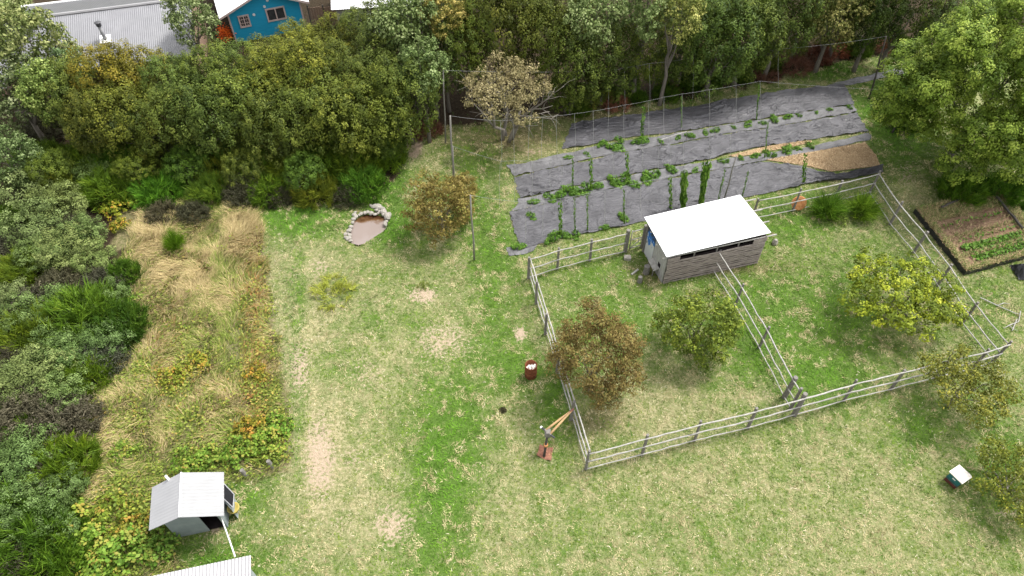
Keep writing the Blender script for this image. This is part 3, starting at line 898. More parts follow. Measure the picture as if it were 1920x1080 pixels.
def trellis(label, tops, base_line, spine, seed):
    """tops: pixels of string tops; base_line: pixels on the ground under the wire; spine: (start, end) points of the wire"""
    rg = random.Random(seed)
    bl = np.array(base_line, float)
    pts = []
    for (x, y) in tops:
        by = np.interp(x, bl[:, 0], bl[:, 1])
        b = at(x + rg.uniform(-3, 3), by)
        h = height_for(b, y)
        pts.append((b, at(x, y, h)))
    loc = pts[0][0]
    root = empty('hop_trellis', loc, label, 'trellis', 'hop trellis rows')
    w = ([spine[0]] if spine[0] is not None else []) + [t for _, t in pts] + ([spine[1]] if spine[1] is not None else [])
    path = []
    for a, b in zip(w[:-1], w[1:]):
        for k in range(6):
            q = a.lerp(b, k / 6); s = k / 6
            path.append(q - Vector((0, 0, .10 * 4 * s * (1 - s) * min(1, (b - a).length / 6))))
    path.append(w[-1])
    G().tube(path, .006, 5).build('wire', 'wire', root)
    for b, t in pts:
        m_ = b.lerp(t, .5) + Vector((rg.uniform(-.05, .05), rg.uniform(-.05, .05), 0))
        G().tube([t, m_, b + Vector((0, 0, .03))], .0085, 5).build('string', 'string', root)
    return pts


TA = trellis('wire with white strings along the trees, above the farthest black sheet', [(1142, 133), (1171, 127), (1217, 119), (1300, 108), (1380, 101), (1460, 92)], [(830, 268), (1142, 215), (1280, 190), (1660, 138)], (PA, PE), 1)
TB = trellis('wire with white strings hanging over the grass by the pale tree and the far sheet', [(938, 226), (962, 225), (993, 222), (1018, 219), (1043, 217), (1077, 213), (1112, 208), (1142, 203), (1170, 197), (1215, 189), (1245, 182), (1279, 176), (1330, 168), (1380, 160), (1425, 152)], [(850, 345), (993, 302), (1060, 297), (1170, 268), (1284, 258), (1450, 231), (1600, 205)], (PB, PF), 2)
TC = trellis('wire with white strings hanging over the middle black sheet', [(938, 302), (964, 301), (998, 302), (1032, 299), (1053, 298), (1074, 294), (1108, 291), (1148, 285), (1204, 271), (1235, 262), (1255, 256), (1282, 248), (1330, 243), (1370, 236), (1425, 228)], [(850, 405), (1000, 378), (1100, 355), (1260, 318), (1440, 290), (1630, 254)], (PC, None), 3)
TD = trellis('wire with white strings over the broad black sheet behind the paddock', [(987, 379), (1020, 377), (1051, 372), (1077, 368), (1101, 363), (1134, 358), (1170, 349), (1201, 342), (1260, 328), (1284, 322), (1325, 308)], [(889, 487), (990, 452), (1107, 432), (1173, 418), (1290, 390), (1358, 374)], (PD, PG), 4)
# loose white stick lying over the middle row
a, b = at(1240, 262, 1.6), at(1287, 247, 1.7)
G().tube([at(1240, 275, 0), a], .02, 6).tube([a, a.lerp(b, .5) + Vector((0, 0, .03)), b], .03, 6).tube([b, at(1287, 262, 0)], .02, 6).build('support_rail', 'rail_wood', origin=at(1240, 275), label='pale stick rail standing on two stakes in the middle of the hop rows', cat='rail')

# climbing hops and hop clumps
HOPV = []
for sd in range(3):
    rg = np.random.default_rng(700 + sd)
    n = 620; z = rg.uniform(0, 1, n); a = rg.uniform(0, 6.28, n); rr = .10 + .16 * vnoise(z * 7, z * 0, sd) * rg.uniform(.4, 1.3, n)
    C = np.stack([np.cos(a) * rr, np.sin(a) * rr, z], 1)
    N = unit(np.stack([np.cos(a), np.sin(a), np.full(n, .5)], 1) + rg.normal(size=(n, 3)) * .4)
    V, Q, T = quad_leaves(C, N, .13, rg, 1.3)
    HOPV.append(mesh_np('hop_vine', V, Q, None, ('hop_leaf',), {'tint': T}))
HOPT = []
for sd in range(2):
    rg = np.random.default_rng(720 + sd)
    n = 150; z = rg.uniform(0, 1, n) ** 1.2; a = rg.uniform(0, 6.28, n); rr = .03 + .09 * rg.uniform(0, 1, n)
    C = np.stack([np.cos(a) * rr, np.sin(a) * rr, z], 1)
    V, Q, T = quad_leaves(C, unit(rg.normal(size=(n, 3)) + np.array([0, 0, .6])), .10, rg, 1.4)
    HOPT.append(mesh_np('hop_vine', V, Q, None, ('hop_leaf',), {'tint': T}))
HOPC = [crown_mesh('hop_clump', 'hop_leaf', 740 + s, [((0, 0, .08), (.42, .38, .26)), ((.35, .1, .05), (.3, .25, .2)), ((-.3, -.1, .05), (.3, .28, .2))], 16, 16, .14, .12, 1.3, .7, .7, .1, .2) for s in range(3)]
# (base px, top px, dense?)
climb = [((1258, 392), (1257, 331), 1, 'slim climbing hop left of the two thick green columns behind the hut'),
         ((1281, 392), (1283, 323), 2, 'left one of the two thick green hop columns behind the hut roof'),
         ((1314, 384), (1325, 308), 2, 'right one of the two thick green hop columns behind the hut roof'),
         ((1345, 382), (1360, 318), 0, 'thin climbing hop beside the grey pole behind the hut roof'),
         ((1392, 368), (1403, 322), 0, 'thin leaning hop right of the grey pole behind the hut'),
         ((1506, 344), (1511, 288), 1, 'narrow green hop column at the folded end of the broad sheet'),
         ((1051, 444), (1051, 378), 1, 'climbing hop on the broad sheet above the left paddock fence'),
         ((1078, 436), (1077, 372), 0, 'faint climbing hop next to the left hop column of the broad sheet'),
         ((1102, 432), (1101, 366), 0, 'faint climbing hop halfway along the left half of the broad sheet'),
         ((1170, 420), (1170, 356), 0, 'faint climbing hop on the broad sheet just left of the hut roof'),
         ((1109, 358), (1108, 296), 1, 'climbing hop with dry white tips at the left of the middle sheet'),
         ((1074, 364), (1074, 300), 0, 'sparse climbing hop left of the dry tipped one on the middle sheet'),
         ((1177, 342), (1176, 285), 1, 'climbing hop rising from the largest clump of the middle rows'),
         ((1202, 262), (1208, 200), 1, 'bushy climbing hop on the farthest sheet'),
         ((1278, 240), (1278, 180), 0, 'sparse climbing hop at the middle of the farthest sheet'),
         ((1418, 226), (1424, 158), 0, 'sparse climbing hop toward the right end of the farthest sheet'),
         ((1434, 296), (1440, 228), 0, 'sparse climbing hop near the sliver of wood chips')]
for i, (b, t, dn, lab) in enumerate(climb):
    bb = at(*b); h = height_for(bb, t[1]); tt = at(t[0], t[1], h)
    o = link('hop_vine', (HOPV if dn == 2 else HOPT)[i % (3 if dn == 2 else 2)], None, bb, lab, 'hop plant', 'climbing hop plants')
    w = 1.0 if dn == 2 else (1.0 if dn else .5)
    o.scale = (w, w, h)
    d = (tt - bb).normalized()
    o.rotation_euler = Vector((0, 0, 1)).rotation_difference(d).to_euler()
rows = {'the strip below the farthest sheet': [(1130, 272, .9), (1152, 280, 1.2), (1160, 268, 1.1), (1203, 268, 1.25), (1238, 266, .5), (1271, 259, .6), (1295, 257, .75), (1322, 250, .6), (1341, 246, .8), (1375, 241, .5), (1402, 235, .8), (1430, 232, .6), (1450, 226, .9), (1477, 221, .7), (1498, 218, .5), (1530, 213, .45), (1554, 207, .5), (1592, 203, .6), (1065, 297, .6), (1100, 291, .6)],
        'the strip beside the wood chips': [(1000, 380, .7), (1030, 373, 1.0), (1050, 369, 1.1), (1072, 360, 1.3), (1098, 355, 1.1), (1120, 352, 1.0), (1152, 343, 1.2), (1170, 338, 1.3), (1188, 350, 1.1), (1212, 336, 1.2), (1226, 330, 1.1), (1258, 321, 1.0), (1303, 321, .6), (1357, 304, .8), (1388, 299, .6), (1416, 294, .7), (1443, 291, 1.0), (1474, 284, 1.1), (1494, 281, .6), (1518, 275, .8)],
        'the paddock edge of the broad sheet': [(996, 407, .8), (1038, 448, 1.2), (1058, 442, .8), (1080, 442, .8), (1134, 429, .7), (1168, 409, .8), (972, 464, .8)]}
for rname, lst in rows.items():
    lst = sorted(lst)
    for i, (x, y, s) in enumerate(lst):
        b = at(x, y)
        o = link('hop_clump', HOPC[i % 3], None, (b.x, b.y, .06), '%s hop clump from the left along %s' % (ordinal(i), rname), 'hop plant', 'low hop clumps')
        s *= .86; o.scale = (s * 1.0, s * .8, s * .9); o.rotation_euler = (0, 0, i * 1.9)


# ------------------------------------------------------------------ paddock fences
def wavy(a, b, rg, amp=.035, sag=0.0, n=7):
    out = []
    for k in range(n):
        t = k / (n - 1)
        j = 0 if k in (0, n - 1) else amp
        out.append(a.lerp(b, t) + Vector((rg.uniform(-j, j), rg.uniform(-j, j), rg.uniform(-j, j) - sag * 4 * t * (1 - t))))
    return out


RAILZ = (.17, .86, 1.58)


def fence(label, posts, seed, first=True, last=True, thick=(), rails=(0, 1, 2), H=1.66):
    rg = random.Random(seed)
    P = [Vector((p.x, p.y, 0)) for p in posts]
    root = empty('paddock_fence', P[0], label, 'fence', 'paddock fence runs')
    side = (P[-1] - P[0]).normalized().cross(Vector((0, 0, 1))) * .075
    for i, p in enumerate(P):
        if (i == 0 and not first) or (i == len(P) - 1 and not last): continue
        r = .115 if i in thick else rg.uniform(.06, .08)
        lean = Vector((rg.uniform(-.05, .05), rg.uniform(-.05, .05), 0))
        G().tube([p - Vector((0, 0, .2)), p + Vector((0, 0, H * .5)) + lean * .4, p + Vector((0, 0, H + rg.uniform(0, .12))) + lean], [r * 1.1, r, r * .92], 9).build('post', 'post_wood', root, smooth=False)
    for zi in rails:
        z = RAILZ[zi]
        path = []; rad = []
        for i in range(len(P) - 1):
            zz = [z + rg.uniform(-.03, .03) for _ in range(2)]
            s_ = wavy(P[i] + side + Vector((0, 0, z)), P[i + 1] + side + Vector((0, 0, z)), rg, .016, .03 if zi else .0, 7)
            path += s_ if i == len(P) - 2 else s_[:-1]
        rad = [rg.uniform(.027, .037) * (.9 if zi == 0 else 1.08) for _ in path]
        G().tube(path, rad, 7).build('rail', 'rail_wood', root, smooth=True)
    g = G()
    a, b = P[0] - side * .3, P[-1] - side * .3
    L = (b - a).length
    pts_at = lambda t: a.lerp(b, t)
    # follow the posts
    cum = [0]
    for i in range(len(P) - 1): cum.append(cum[-1] + (P[i + 1] - P[i]).length)
    def along(s):
        for i in range(len(P) - 1):
            if s <= cum[i + 1] + 1e-6: return P[i].lerp(P[i + 1], (s - cum[i]) / max(1e-6, cum[i + 1] - cum[i])) - side * .3
        return P[-1] - side * .3
    k = int(cum[-1] / .14)
    w = (P[-1] - P[0]).normalized() * .0035
    for i in range(k + 1):
        q = along(cum[-1] * i / k)
        g.quad(q - w + Vector((0, 0, .05)), q + w + Vector((0, 0, .05)), q + w + Vector((0, 0, 1.5)), q - w + Vector((0, 0, 1.5)))
    for j in range(10):
        z = .08 + j * .155
        for i in range(len(P) - 1):
            p, q = P[i] - side * .3, P[i + 1] - side * .3
            g.quad(p + Vector((0, 0, z - .0035)), q + Vector((0, 0, z - .0035)), q + Vector((0, 0, z + .0035)), p + Vector((0, 0, z + .0035)))
    g.build('wire_mesh', 'netting', root)
    return root


def pxs(*l): return [at(*p) for p in l]


c_nl = at(1098, 880); c_fl = at(991, 522); c_nr = at(1893, 643, 1.6); c_nr = Vector((c_nr.x, c_nr.y, 0)); c_fr = at(1630, 362)
fence('near paddock fence of pale wavy rails along the open lawn', [c_nl] + pxs((1204, 852), (1302, 826), (1402, 802), (1489, 778), (1582, 751), (1670, 730), (1752, 708), (1822, 692)) + [c_nr], 1, thick=(4,))
fence('left paddock fence running past the rust brown tree', [c_nl] + [c_nl.lerp(c_fl, t) for t in (.22, .45, .66, .84)] + [c_fl], 2, first=False)
fence('far left paddock fence between the corner and the hut gate', [c_fl] + pxs((1045, 505), (1106, 489), (1172, 473)), 3, first=False, thick=(3,))
fence('far right paddock fence behind the orange disc and dark broom bush', pxs((1409, 412), (1486, 396), (1562, 379)) + [c_fr], 4)
fence('right paddock fence along the raised vegetable bed', [c_fr] + pxs((1668, 421), (1712, 474), (1757, 536), (1803, 607)) + [c_nr], 5, first=False, last=False)
d1 = at(1489, 778); d1 = d1 + (at(1470, 745) - d1).normalized() * .35
fence('dividing fence of pale rails from the hut front across the paddock', pxs((1337, 508), (1378, 573), (1423, 652), (1470, 745)) + [d1], 6, thick=(3,))
# gate next to the hut
ga, gb = at(1176, 471), at(1203, 464)
root = empty('paddock_gate', ga, 'small wooden gate with one diagonal brace beside the hut', 'gate')
s_ = (gb - ga)
for z, in ((.2,), (.85,), (1.5,)):
    G().tube([ga + s_ * .12 + Vector((0, 0, z)), gb + Vector((0, 0, z + .03))], .032, 7).build('rail', 'rail_wood', root, smooth=True)
G().tube([ga + s_ * .12 + Vector((0, 0, .2)), gb + Vector((0, 0, .85))], .026, 7).build('brace', 'rail_wood', root, smooth=True)
G().tube([gb + Vector((0, 0, -.1)), gb + Vector((0, 0, 1.75))], .10, 8).build('post', 'post_wood', root)
G().tube([ga + s_ * .12 + Vector((0, 0, .12)), ga + s_ * .12 + Vector((0, 0, 1.6))], .028, 7).build('stile', 'rail_wood', root, smooth=True)

# ------------------------------------------------------------------ hut
def hut():
    FL = at(1241, 531); FR = at(1419, 492); LB0 = at(1210, 472)
    ex = (FR - FL).normalized(); ey = Vector((-ex.y, ex.x, 0))
    W = (FR - FL).length; D = (LB0 - FL).dot(ey)
    D = max(D, 2.6)
    root = empty('animal_hut', FL, 'weathered plank hut with a bright white sloping tin roof in the paddock', 'hut')
    Pt = lambda x, y, z: FL + ex * x + ey * y + Vector((0, 0, z))
    rg = random.Random(5)
    hf, hb = 2.05, 2.45
    def clap(x0, x1, z0, z1, g, y=0.0, n=None):
        n = n or max(1, int((z1 - z0) / .155)); dz = (z1 - z0) / n
        m_ = 26
        for k in range(n):
            za, zb = z0 + k * dz, z0 + (k + 1) * dz - rg.uniform(.03, .06)
            a, b = [], []
            j0, j1 = rg.uniform(-.02, .02), rg.uniform(-.02, .02)
            yy = y - .06 - rg.uniform(0, .02); ph = rg.uniform(0, 6)
            for i in range(m_ + 1):
                x = x0 + j0 + (x1 + j1 - x0 - j0) * i / m_
                w_ = .018 * math.sin(x * 2.1 + ph) + rg.uniform(-.014, .014)
                a.append(Pt(x, yy, za + w_ * .6 + rg.uniform(-.01, .01))); b.append(Pt(x, yy + .004, zb + w_))
            g.grid([a, b]); g.grid([b, [p + ey * .016 for p in b]]); g.grid([[p + ey * .016 for p in a], a])
    g = G()
    clap(0, W, .02, 1.74, g)
    clap(0, .7, 1.74, hf, g); clap(W - .8, W, 1.74, hf, g)
    g.build('front_wall', 'plank', root)
    G().box(Pt(W / 2, .07, .86), ex * (W / 2 - .01), ey * .02, Vector((0, 0, .86))).build('shade_backing', 'inside_shade', root)  # near-black sheet that paints shade into the plank gaps
    g = G()
    for x in (W * .27, W * .5, W * .72):
        g.box(Pt(x, .05, 1.83), ex * .035, ey * .03, Vector((0, 0, .22)))
    g.build('window_stud', 'post_wood', root)
    g = G()                                    # left wall: upright grey boards
    nb = 14
    for k in range(nb):
        y0, y1 = D * k / nb, D * (k + 1) / nb
        if 1.45 / D * nb < k + .5: continue
        h = hf + (hb - hf) * (k + .5) / nb
        g.box(Pt(-.012 - rg.uniform(0, .01), (y0 + y1) / 2, h / 2), ex * .014, ey * ((y1 - y0) / 2 - .004), Vector((0, 0, h / 2)))
    g.box(Pt(.03, D / 2, 1.0), ex * .012, ey * (D / 2 - .02), Vector((0, 0, 1.0)))
    g.build('side_wall', 'grey_board', root)
    dr = G().box(Pt(-.03, 1.95, .98), ex * .02, ey * .46, Vector((0, 0, .95))).build('door', 'painted_door', root)
    G().box(Pt(-.065, 2.30, 1.0), ex * .014, ey * .02, Vector((0, 0, .07))).build('handle', 'dark_metal', dr)
    G().tube([Pt(-.05, 2.5, 0), Pt(-.05, 2.5, hb - .1)], .06, 7).tube([Pt(-.05, D - .08, 0), Pt(-.05, D - .08, hb - .05)], .08, 7).build('door_post', 'post_wood', root)
    g = G().box(Pt(-.04, .62, .84), ex * .012, ey * .12, Vector((0, 0, .14)))
    g.build('nest_hole', 'inside_shade', root)  # near-black patch; the hole's shade is put into its colour
    G().slab([Pt(-.34, .55, .52), Pt(-.04, .55, .6), Pt(-.04, 1.35, .66), Pt(-.34, 1.35, .58)], .03).build('perch_board', 'rail_wood', root)
    for y in (.65, 1.25):
        G().tube([Pt(-.3, y, -.05), Pt(-.3, y, .55)], .035, 6).build('perch_leg', 'post_wood', root)
    g = G()
    g.box(Pt(W, D / 2, hf / 2), ex * .02, ey * (D / 2), Vector((0, 0, hf / 2)))
    g.box(Pt(W / 2, D, hb / 2 - .03), ex * (W / 2 - .03), ey * .02, Vector((0, 0, hb / 2 - .03)))
    g.build('back_wall', 'plank', root)
    G().box(Pt(W / 2, D / 2, .02), ex * (W / 2 - .06), ey * (D / 2 - .06), Vector((0, 0, .02))).build('hut_floor', 'inside_shade', root)
    g = G()
    for y, z in ((.05, hf - .06), (D * .36, hf + .1), (D * .68, hf + .25), (D - .05, hb - .06)):
        g.tube([Pt(-.3, y, z), Pt(W + .62, y, z)], .04, 6)
    g.build('purlin', 'rail_wood', root)
    # tin roof in corrugated profile
    c = [at(1208, 407, 2.56), at(1388, 365, 2.56), at(1446, 436, 2.2), at(1250, 482, 2.2)]
    n = 230
    rows = []
    for e0, e1 in ((c[0], c[1]), (c[3], c[2])):
        rows.append([e0.lerp(e1, i / n) + Vector((0, 0, .012 * math.sin(i * math.pi / 2.0))) for i in range(n + 1)])
    g = G().grid(rows[::-1]); g.grid([[p - Vector((0, 0, .022)) for p in r] for r in rows])
    edge = [[p - Vector((0, 0, .022)) for p in rows[1]], rows[1]]
    g.grid(edge)
    g.build('roof', 'white_tin', root)
    return Pt


PtHut = hut()
for (x, y, r, h, lab, nm) in ((1211, 512, .17, .55, 'thick grey stump standing by the hut nest hole', 'wood_stump'), (1199, 529, .12, .42, 'small upright stump on the grass left of the hut corner', 'wood_stump')):
    b = at(x, y)
    G().tube([b - Vector((0, 0, .05)), b + Vector((.01, 0, h * .5)), b + Vector((0, .02, h))], [r * 1.1, r, r * .95], 10).build(nm, 'post_wood', origin=b, label=lab, cat='stump')
b = at(1190, 512)
G().tube([b + Vector((-.2, -.16, .06)), b + Vector((.2, .2, .07))], .06, 8).build('firewood', 'rail_wood', origin=b, label='short pale piece of firewood lying on the grass near the hut', cat='firewood')
b = at(1176, 486)
G().slab([b + Vector((-.2, -.12, .2)), b + Vector((.18, -.16, .2)), b + Vector((.2, .12, .22)), b + Vector((-.18, .15, .22))], .2).build('stone_block', 'stone', origin=b, label='pale square block on the grass in front of the paddock gate', cat='block')
b = at(1452, 457)
G().lathe(b, [(.16, 0), (.17, .15), (.09, .34), (0, .36)], 9).build('pale_stone', 'stone', origin=b, label='pale pointed stone on the grass at the right end of the hut', cat='stone')

# orange disc leaning on the far right fence
b = at(1493, 393)
ctr = b + Vector((0, .0, .52)); nrm = Vector((-.15, -1, .55)).normalized()
uu = nrm.cross(Vector((0, 0, 1))).normalized(); ww = uu.cross(nrm)
g = G()
for r_, dz in ((.0, .05), (.22, .045), (.40, .02), (.44, 0), (.44, -.03), (0, -.02)):
    pass
prof = [(.44, -.03), (.44, 0), (.40, .03), (.22, .05), (.02, .055)]
for i in range(len(prof)):
    for k in range(24):
        a = k * math.pi / 12
        g.v.append(tuple(ctr + (uu * math.cos(a) + ww * math.sin(a)) * prof[i][0] + nrm * prof[i][1]))
for i in range(len(prof) - 1):
    for k in range(24): g.f.append((i * 24 + k, i * 24 + (k + 1) % 24, i * 24 + 24 + (k + 1) % 24, i * 24 + 24 + k))
g.f.append(tuple(range(4 * 24, 5 * 24))); g.f.append(tuple(range(24))[::-1])
g.build('metal_disc', 'orange_disc', origin=b, label='round rusty orange disc leaning against the far right paddock fence', cat='disc')

# ------------------------------------------------------------------ burn barrel
b = at(995, 704)
root = empty('burn_barrel', b, 'rusty open barrel with white waste paper on the lawn', 'barrel')
prof = [(.27, 0), (.29, .02), (.285, .28), (.305, .30), (.285, .32), (.285, .58), (.305, .60), (.285, .62), (.285, .86), (.30, .88), (.30, .90), (.265, .90), (.265, .35), (.01, .34)]
G().lathe(b, prof, 28).build('drum', 'rust', root, smooth=True)
rg = np.random.default_rng(4)
g = G()
for k in range(16):
    c = Vector((b.x + rg.uniform(-.16, .16), b.y + rg.uniform(-.16, .16), .62 + rg.uniform(0, .16)))
    n_ = Vector(rg.normal(size=3) * .5 + np.array([0, 0, 1])).normalized(); t_ = n_.orthogonal().normalized(); w_ = n_.cross(t_)
    s1, s2 = rg.uniform(.07, .14), rg.uniform(.05, .1)
    g.grid([[c - t_ * s1 - w_ * s2, c - w_ * s2 + n_ * .03, c + t_ * s1 - w_ * s2], [c - t_ * s1 + n_ * .03, c, c + t_ * s1 + n_ * .04], [c - t_ * s1 + w_ * s2, c + w_ * s2 - n_ * .03, c + t_ * s1 + w_ * s2]])
link('waste_paper', g.mesh('waste_paper', 'paper', (b.x, b.y, .6)), None, (b.x, b.y, .6), 'crumpled white waste paper lying inside the rusty barrel', 'paper')

# ------------------------------------------------------------------ rusty post with double wooden arm
b = at(1021, 854)
root = empty('lever_post', b, 'rusty post on a square metal plate with a long double wooden arm', 'lever post')
c = [at(1006, 856), at(1012, 836), at(1037, 842), at(1033, 866)]
g = G()
ct = sum(c, Vector()) / 4
rows = []
for i in range(7):
    r_ = []
    for j in range(7):
        s, t = i / 6, j / 6
        p = (c[0].lerp(c[3], t)).lerp(c[1].lerp(c[2], t), s)
        d = (p - ct).length
        r_.append(p + Vector((0, 0, .10 + .08 * math.cos(s * 6.3) * math.cos(t * 6.3) - .05 * d)))
    rows.append(r_)
g.grid(rows); g.grid([[p - Vector((0, 0, .03)) for p in r_] for r_ in rows[::-1]])
g.build('base_plate', 'rust_plate', root)
top = at(1027, 812, 1.45)
pb = at(1020, 856, .05)
G().tube([Vector((pb.x, pb.y, 0)), pb.lerp(top, .5), top], [.06, .055, .05], 8).build('post', 'dark_pole', root, smooth=True)
G().lathe(pb.lerp(top, .5) , [(.05, -.05), (.10, -.05), (.10, .05), (.05, .05)], 14).build('collar', 'orange_disc', root)
G().box(top, (.13, 0, 0), (0, .15, 0), (0, 0, .12)).box(top + Vector((0, -.05, .16)), (.08, 0, 0), (0, .09, 0), (0, 0, .05)).build('head', 'post_wood', root)
ax = (at(1037, 824, 1.4) - at(1016, 806, 1.45))
ce = top + Vector((0, 0, .05))
axn = Vector((ax.x, ax.y, 0)).normalized()
G().tube([ce - axn * .38, ce + axn * .38], .045, 8).build('axle', 'dark_metal', root, smooth=True)
G().tube([ce - axn * .41, ce - axn * .34], .065, 8).build('axle_cap', 'white_paint', root, smooth=True)
tip = at(1074, 768, 1.72)
for sgn in (-1, 1):
    p0 = ce + axn * .13 * sgn + Vector((0, 0, .02))
    G().tube([p0, p0.lerp(tip, .55) + Vector((0, 0, .02)), tip], [.055, .05, .035], 7).build('arm', 'light_wood', root, smooth=True)
q = at(1052, 787, 1.62)
G().tube([q.lerp(tip, .1), tip + (tip - q) * .08], .05, 8).build('arm_tip', 'red_wood', root, smooth=True)

# ------------------------------------------------------------------ beehive
def hive():
    tops = [at(1787, 883, .72), at(1803, 874, .72), at(1818, 892, .72), at(1799, 907, .72)]
    ctr = sum(tops, Vector()) / 4
    b = Vector((ctr.x, ctr.y, 0))
    root = empty('beehive', b, 'teal box beehive with a flat white lid on the grass', 'beehive')
    ax = ((tops[1] - tops[0]) + (tops[2] - tops[3])); ax.z = 0; ax.normalize()
    ay = Vector((-ax.y, ax.x, 0))
    G().box(b + Vector((0, 0, .70)), ax * .33, ay * .33, Vector((0, 0, .025))).build('lid', 'paper', root)
    bd = G().box(b + Vector((0, 0, .45)), ax * .27, ay * .27, Vector((0, 0, .225))).build('hive_box', 'teal_paint', root)
    g = G().box(b + Vector((0, 0, .50)) - ax * .285, ay * .07, ax * .014, Vector((0, 0, .02)))
    g.build('handle', 'white_paint', bd)
    G().box(b + Vector((0, 0, .30)), ax * .285, ay * .285, Vector((0, 0, .01))).build('band', 'dark_metal', root)
    G().box(b + Vector((0, 0, .11)), ax * .265, ay * .265, Vector((0, 0, .115))).build('hive_stand', 'hive_base', root)


hive()

# ------------------------------------------------------------------ raised vegetable bed
g = G()
bp = [Vector((p[0], p[1], 0)) for p in BED]
BH = .34
root = empty('raised_bed', bp[0], 'raised vegetable bed edged with black plastic beside the right paddock fence', 'garden bed')
rg = random.Random(9)
X0 = np.linspace(0, 1, 40); Y0 = np.linspace(0, 1, 34)
# soil surface: fill between left edge (bp[5]..bp[0]) and right edge
left = [bp[0].lerp(bp[5], t) for t in Y0]
rgt = [bp[2].lerp(bp[3], t / .62) if t < .62 else bp[3].lerp(bp[4], (t - .62) / .38) for t in Y0]
SOILP = []
rows = []
for i, t in enumerate(Y0):
    r_ = []
    for j, s in enumerate(X0):
        p = left[i].lerp(rgt[i], s)
        z = BH + .05 * math.sin(t * 30) * (1 if .3 < t < .9 else .3) + (fbm(np.array([p.x]), np.array([p.y]), .5, 3, 8)[0] - .5) * .14
        r_.append(Vector((p.x, p.y, z))); 
    rows.append(r_)
g = G().grid(rows[::-1])
g.build('bed_soil', 'soil', root)
g = G()
for a, b in ((bp[0], bp[5]), (bp[5], bp[4]), (bp[4], bp[3])):
    n_ = 30; lo, hi = [], []
    for k in range(n_ + 1):
        p = a.lerp(b, k / n_)
        o = Vector((rg.uniform(-.05, .02), rg.uniform(-.05, .0), 0))
        lo.append(p + o + Vector((0, 0, -.02))); hi.append(p + o * .4 + Vector((0, 0, BH + .0 + rg.uniform(-.05, .02))))
    g.grid([lo, hi])
    g.grid([hi, [q + Vector((.02, .03, -.05)) for q in hi]])
g.build('bed_edging', 'black_plastic', root)
# logs along the far sides
for (p, q, z) in (((1868, 368), (1918, 428), .5), ((1765, 388), (1800, 372), .45), ((1700, 330), (1738, 434), .0)):
    if z == 0.0: continue
    a, b = at(p[0], p[1], z), at(q[0], q[1], z)
    G().tube(wavy(a, b, rg, .04), .075, 7).build('edging_log', 'dark_pole', root)
# straw mulch, weeds on the bed and crop rows
rg2 = np.random.default_rng(77)
def bed_pt(s, t):
    i = min(int(t * 33), 32); f = t * 33 - i
    l = left[i].lerp(left[i + 1], f); r_ = rgt[i].lerp(rgt[i + 1], f)
    return l.lerp(r_, s)
C = []; Tn = []
for t, s0, s1, nn in ((.70, .12, .86, 420), (.745, .14, .85, 300), (.86, .16, .95, 380), (.90, .2, .95, 260), (.80, .2, .9, 70), (.36, .12, .8, 60), (.60, .15, .8, 60)):
    for k in range(nn):
        p = bed_pt(rg2.uniform(s0, s1), t + rg2.normal() * .012)
        C.append((p.x, p.y, BH + .06 + abs(rg2.normal()) * .07)); Tn.append(rg2.uniform(.1, .8))
C = np.array(C); V, Q, T = quad_leaves(C, unit(rg2.normal(size=C.shape) * .5 + np.array([0, 0, 1])), .14, rg2, 1.4, np.array(Tn))
o = link('crop_rows', mesh_np('crop_rows', V, Q, None, ('hop_leaf',), {'tint': T}), label='two rows of low green crops growing on the raised bed', cat='crops', kind='stuff')
nb = 24000
S = rg2.uniform(0, 1, nb); Tt = rg2.uniform(0, 1, nb)
wgt = np.where((Tt < .26) | (Tt > .94) | (S > .88) | (S < .07), .9, .07) + (np.abs(Tt - .52) < .025) * .35 + (np.abs(Tt - .8) < .03) * .5
ok = rg2.uniform(size=nb) < wgt; S, Tt = S[ok], Tt[ok]
PP = [bed_pt(s, t) for s, t in zip(S, Tt)]
X = np.array([p.x for p in PP]); Y = np.array([p.y for p in PP]); n = len(X)
r1 = rg2.uniform(0, 1, n)[:, None]
cc = np.where(rg2.uniform(size=(n, 1)) < .6, lerp((.25, .2, .09), (.48, .38, .2), r1), lerp((.07, .12, .025), (.18, .25, .06), r1))
link('bed_weeds', blades_mesh('bed_weeds', X, Y, cc, rg2.uniform(.1, .3, n), rg2.uniform(.02, .04, n), rg2.uniform(.3, 1.2, n), rg2, zoff=BH), label='dry grass and weeds around the rim of the raised bed', cat='weeds', kind='stuff')
b = at(1913, 512)
g = G()
rows = []
for i in range(9):
    r_ = []
    for j in range(9):
        s, t = i / 8 - .5, j / 8 - .5
        r_.append(b + Vector((s * .75, t * 1.1, .55 * max(0, 1 - (s * s + t * t) * 3.6) + rg.uniform(0, .10))))
    rows.append(r_)
g.grid(rows).build('plastic_bag', 'black_plastic', origin=b, label='crumpled black plastic heap lying beside the raised bed', cat='plastic heap')
# fallen pale branch
b = at(1880, 590)
g = G()
P0 = [at(1836, 560), at(1868, 575), at(1898, 588), at(1912, 592)]
g.tube([p + Vector((0, 0, .1)) for p in P0], [.03, .028, .02, .012], 6)
for pl in ([(1912, 585), (1908, 605), (1890, 612), (1880, 618)], [(1905, 600), (1896, 622), (1900, 612)], [(1890, 612), (1898, 618), (1906, 622)], [(1868, 575), (1880, 570), (1892, 572)]):
    g.tube([at(*q) + Vector((0, 0, .09)) for q in pl], [.022] * (len(pl) - 1) + [.008], 5)
g.build('fallen_branch', 'rail_wood', origin=b, label='bare pale forked branch lying on the grass outside the right fence', cat='branch')

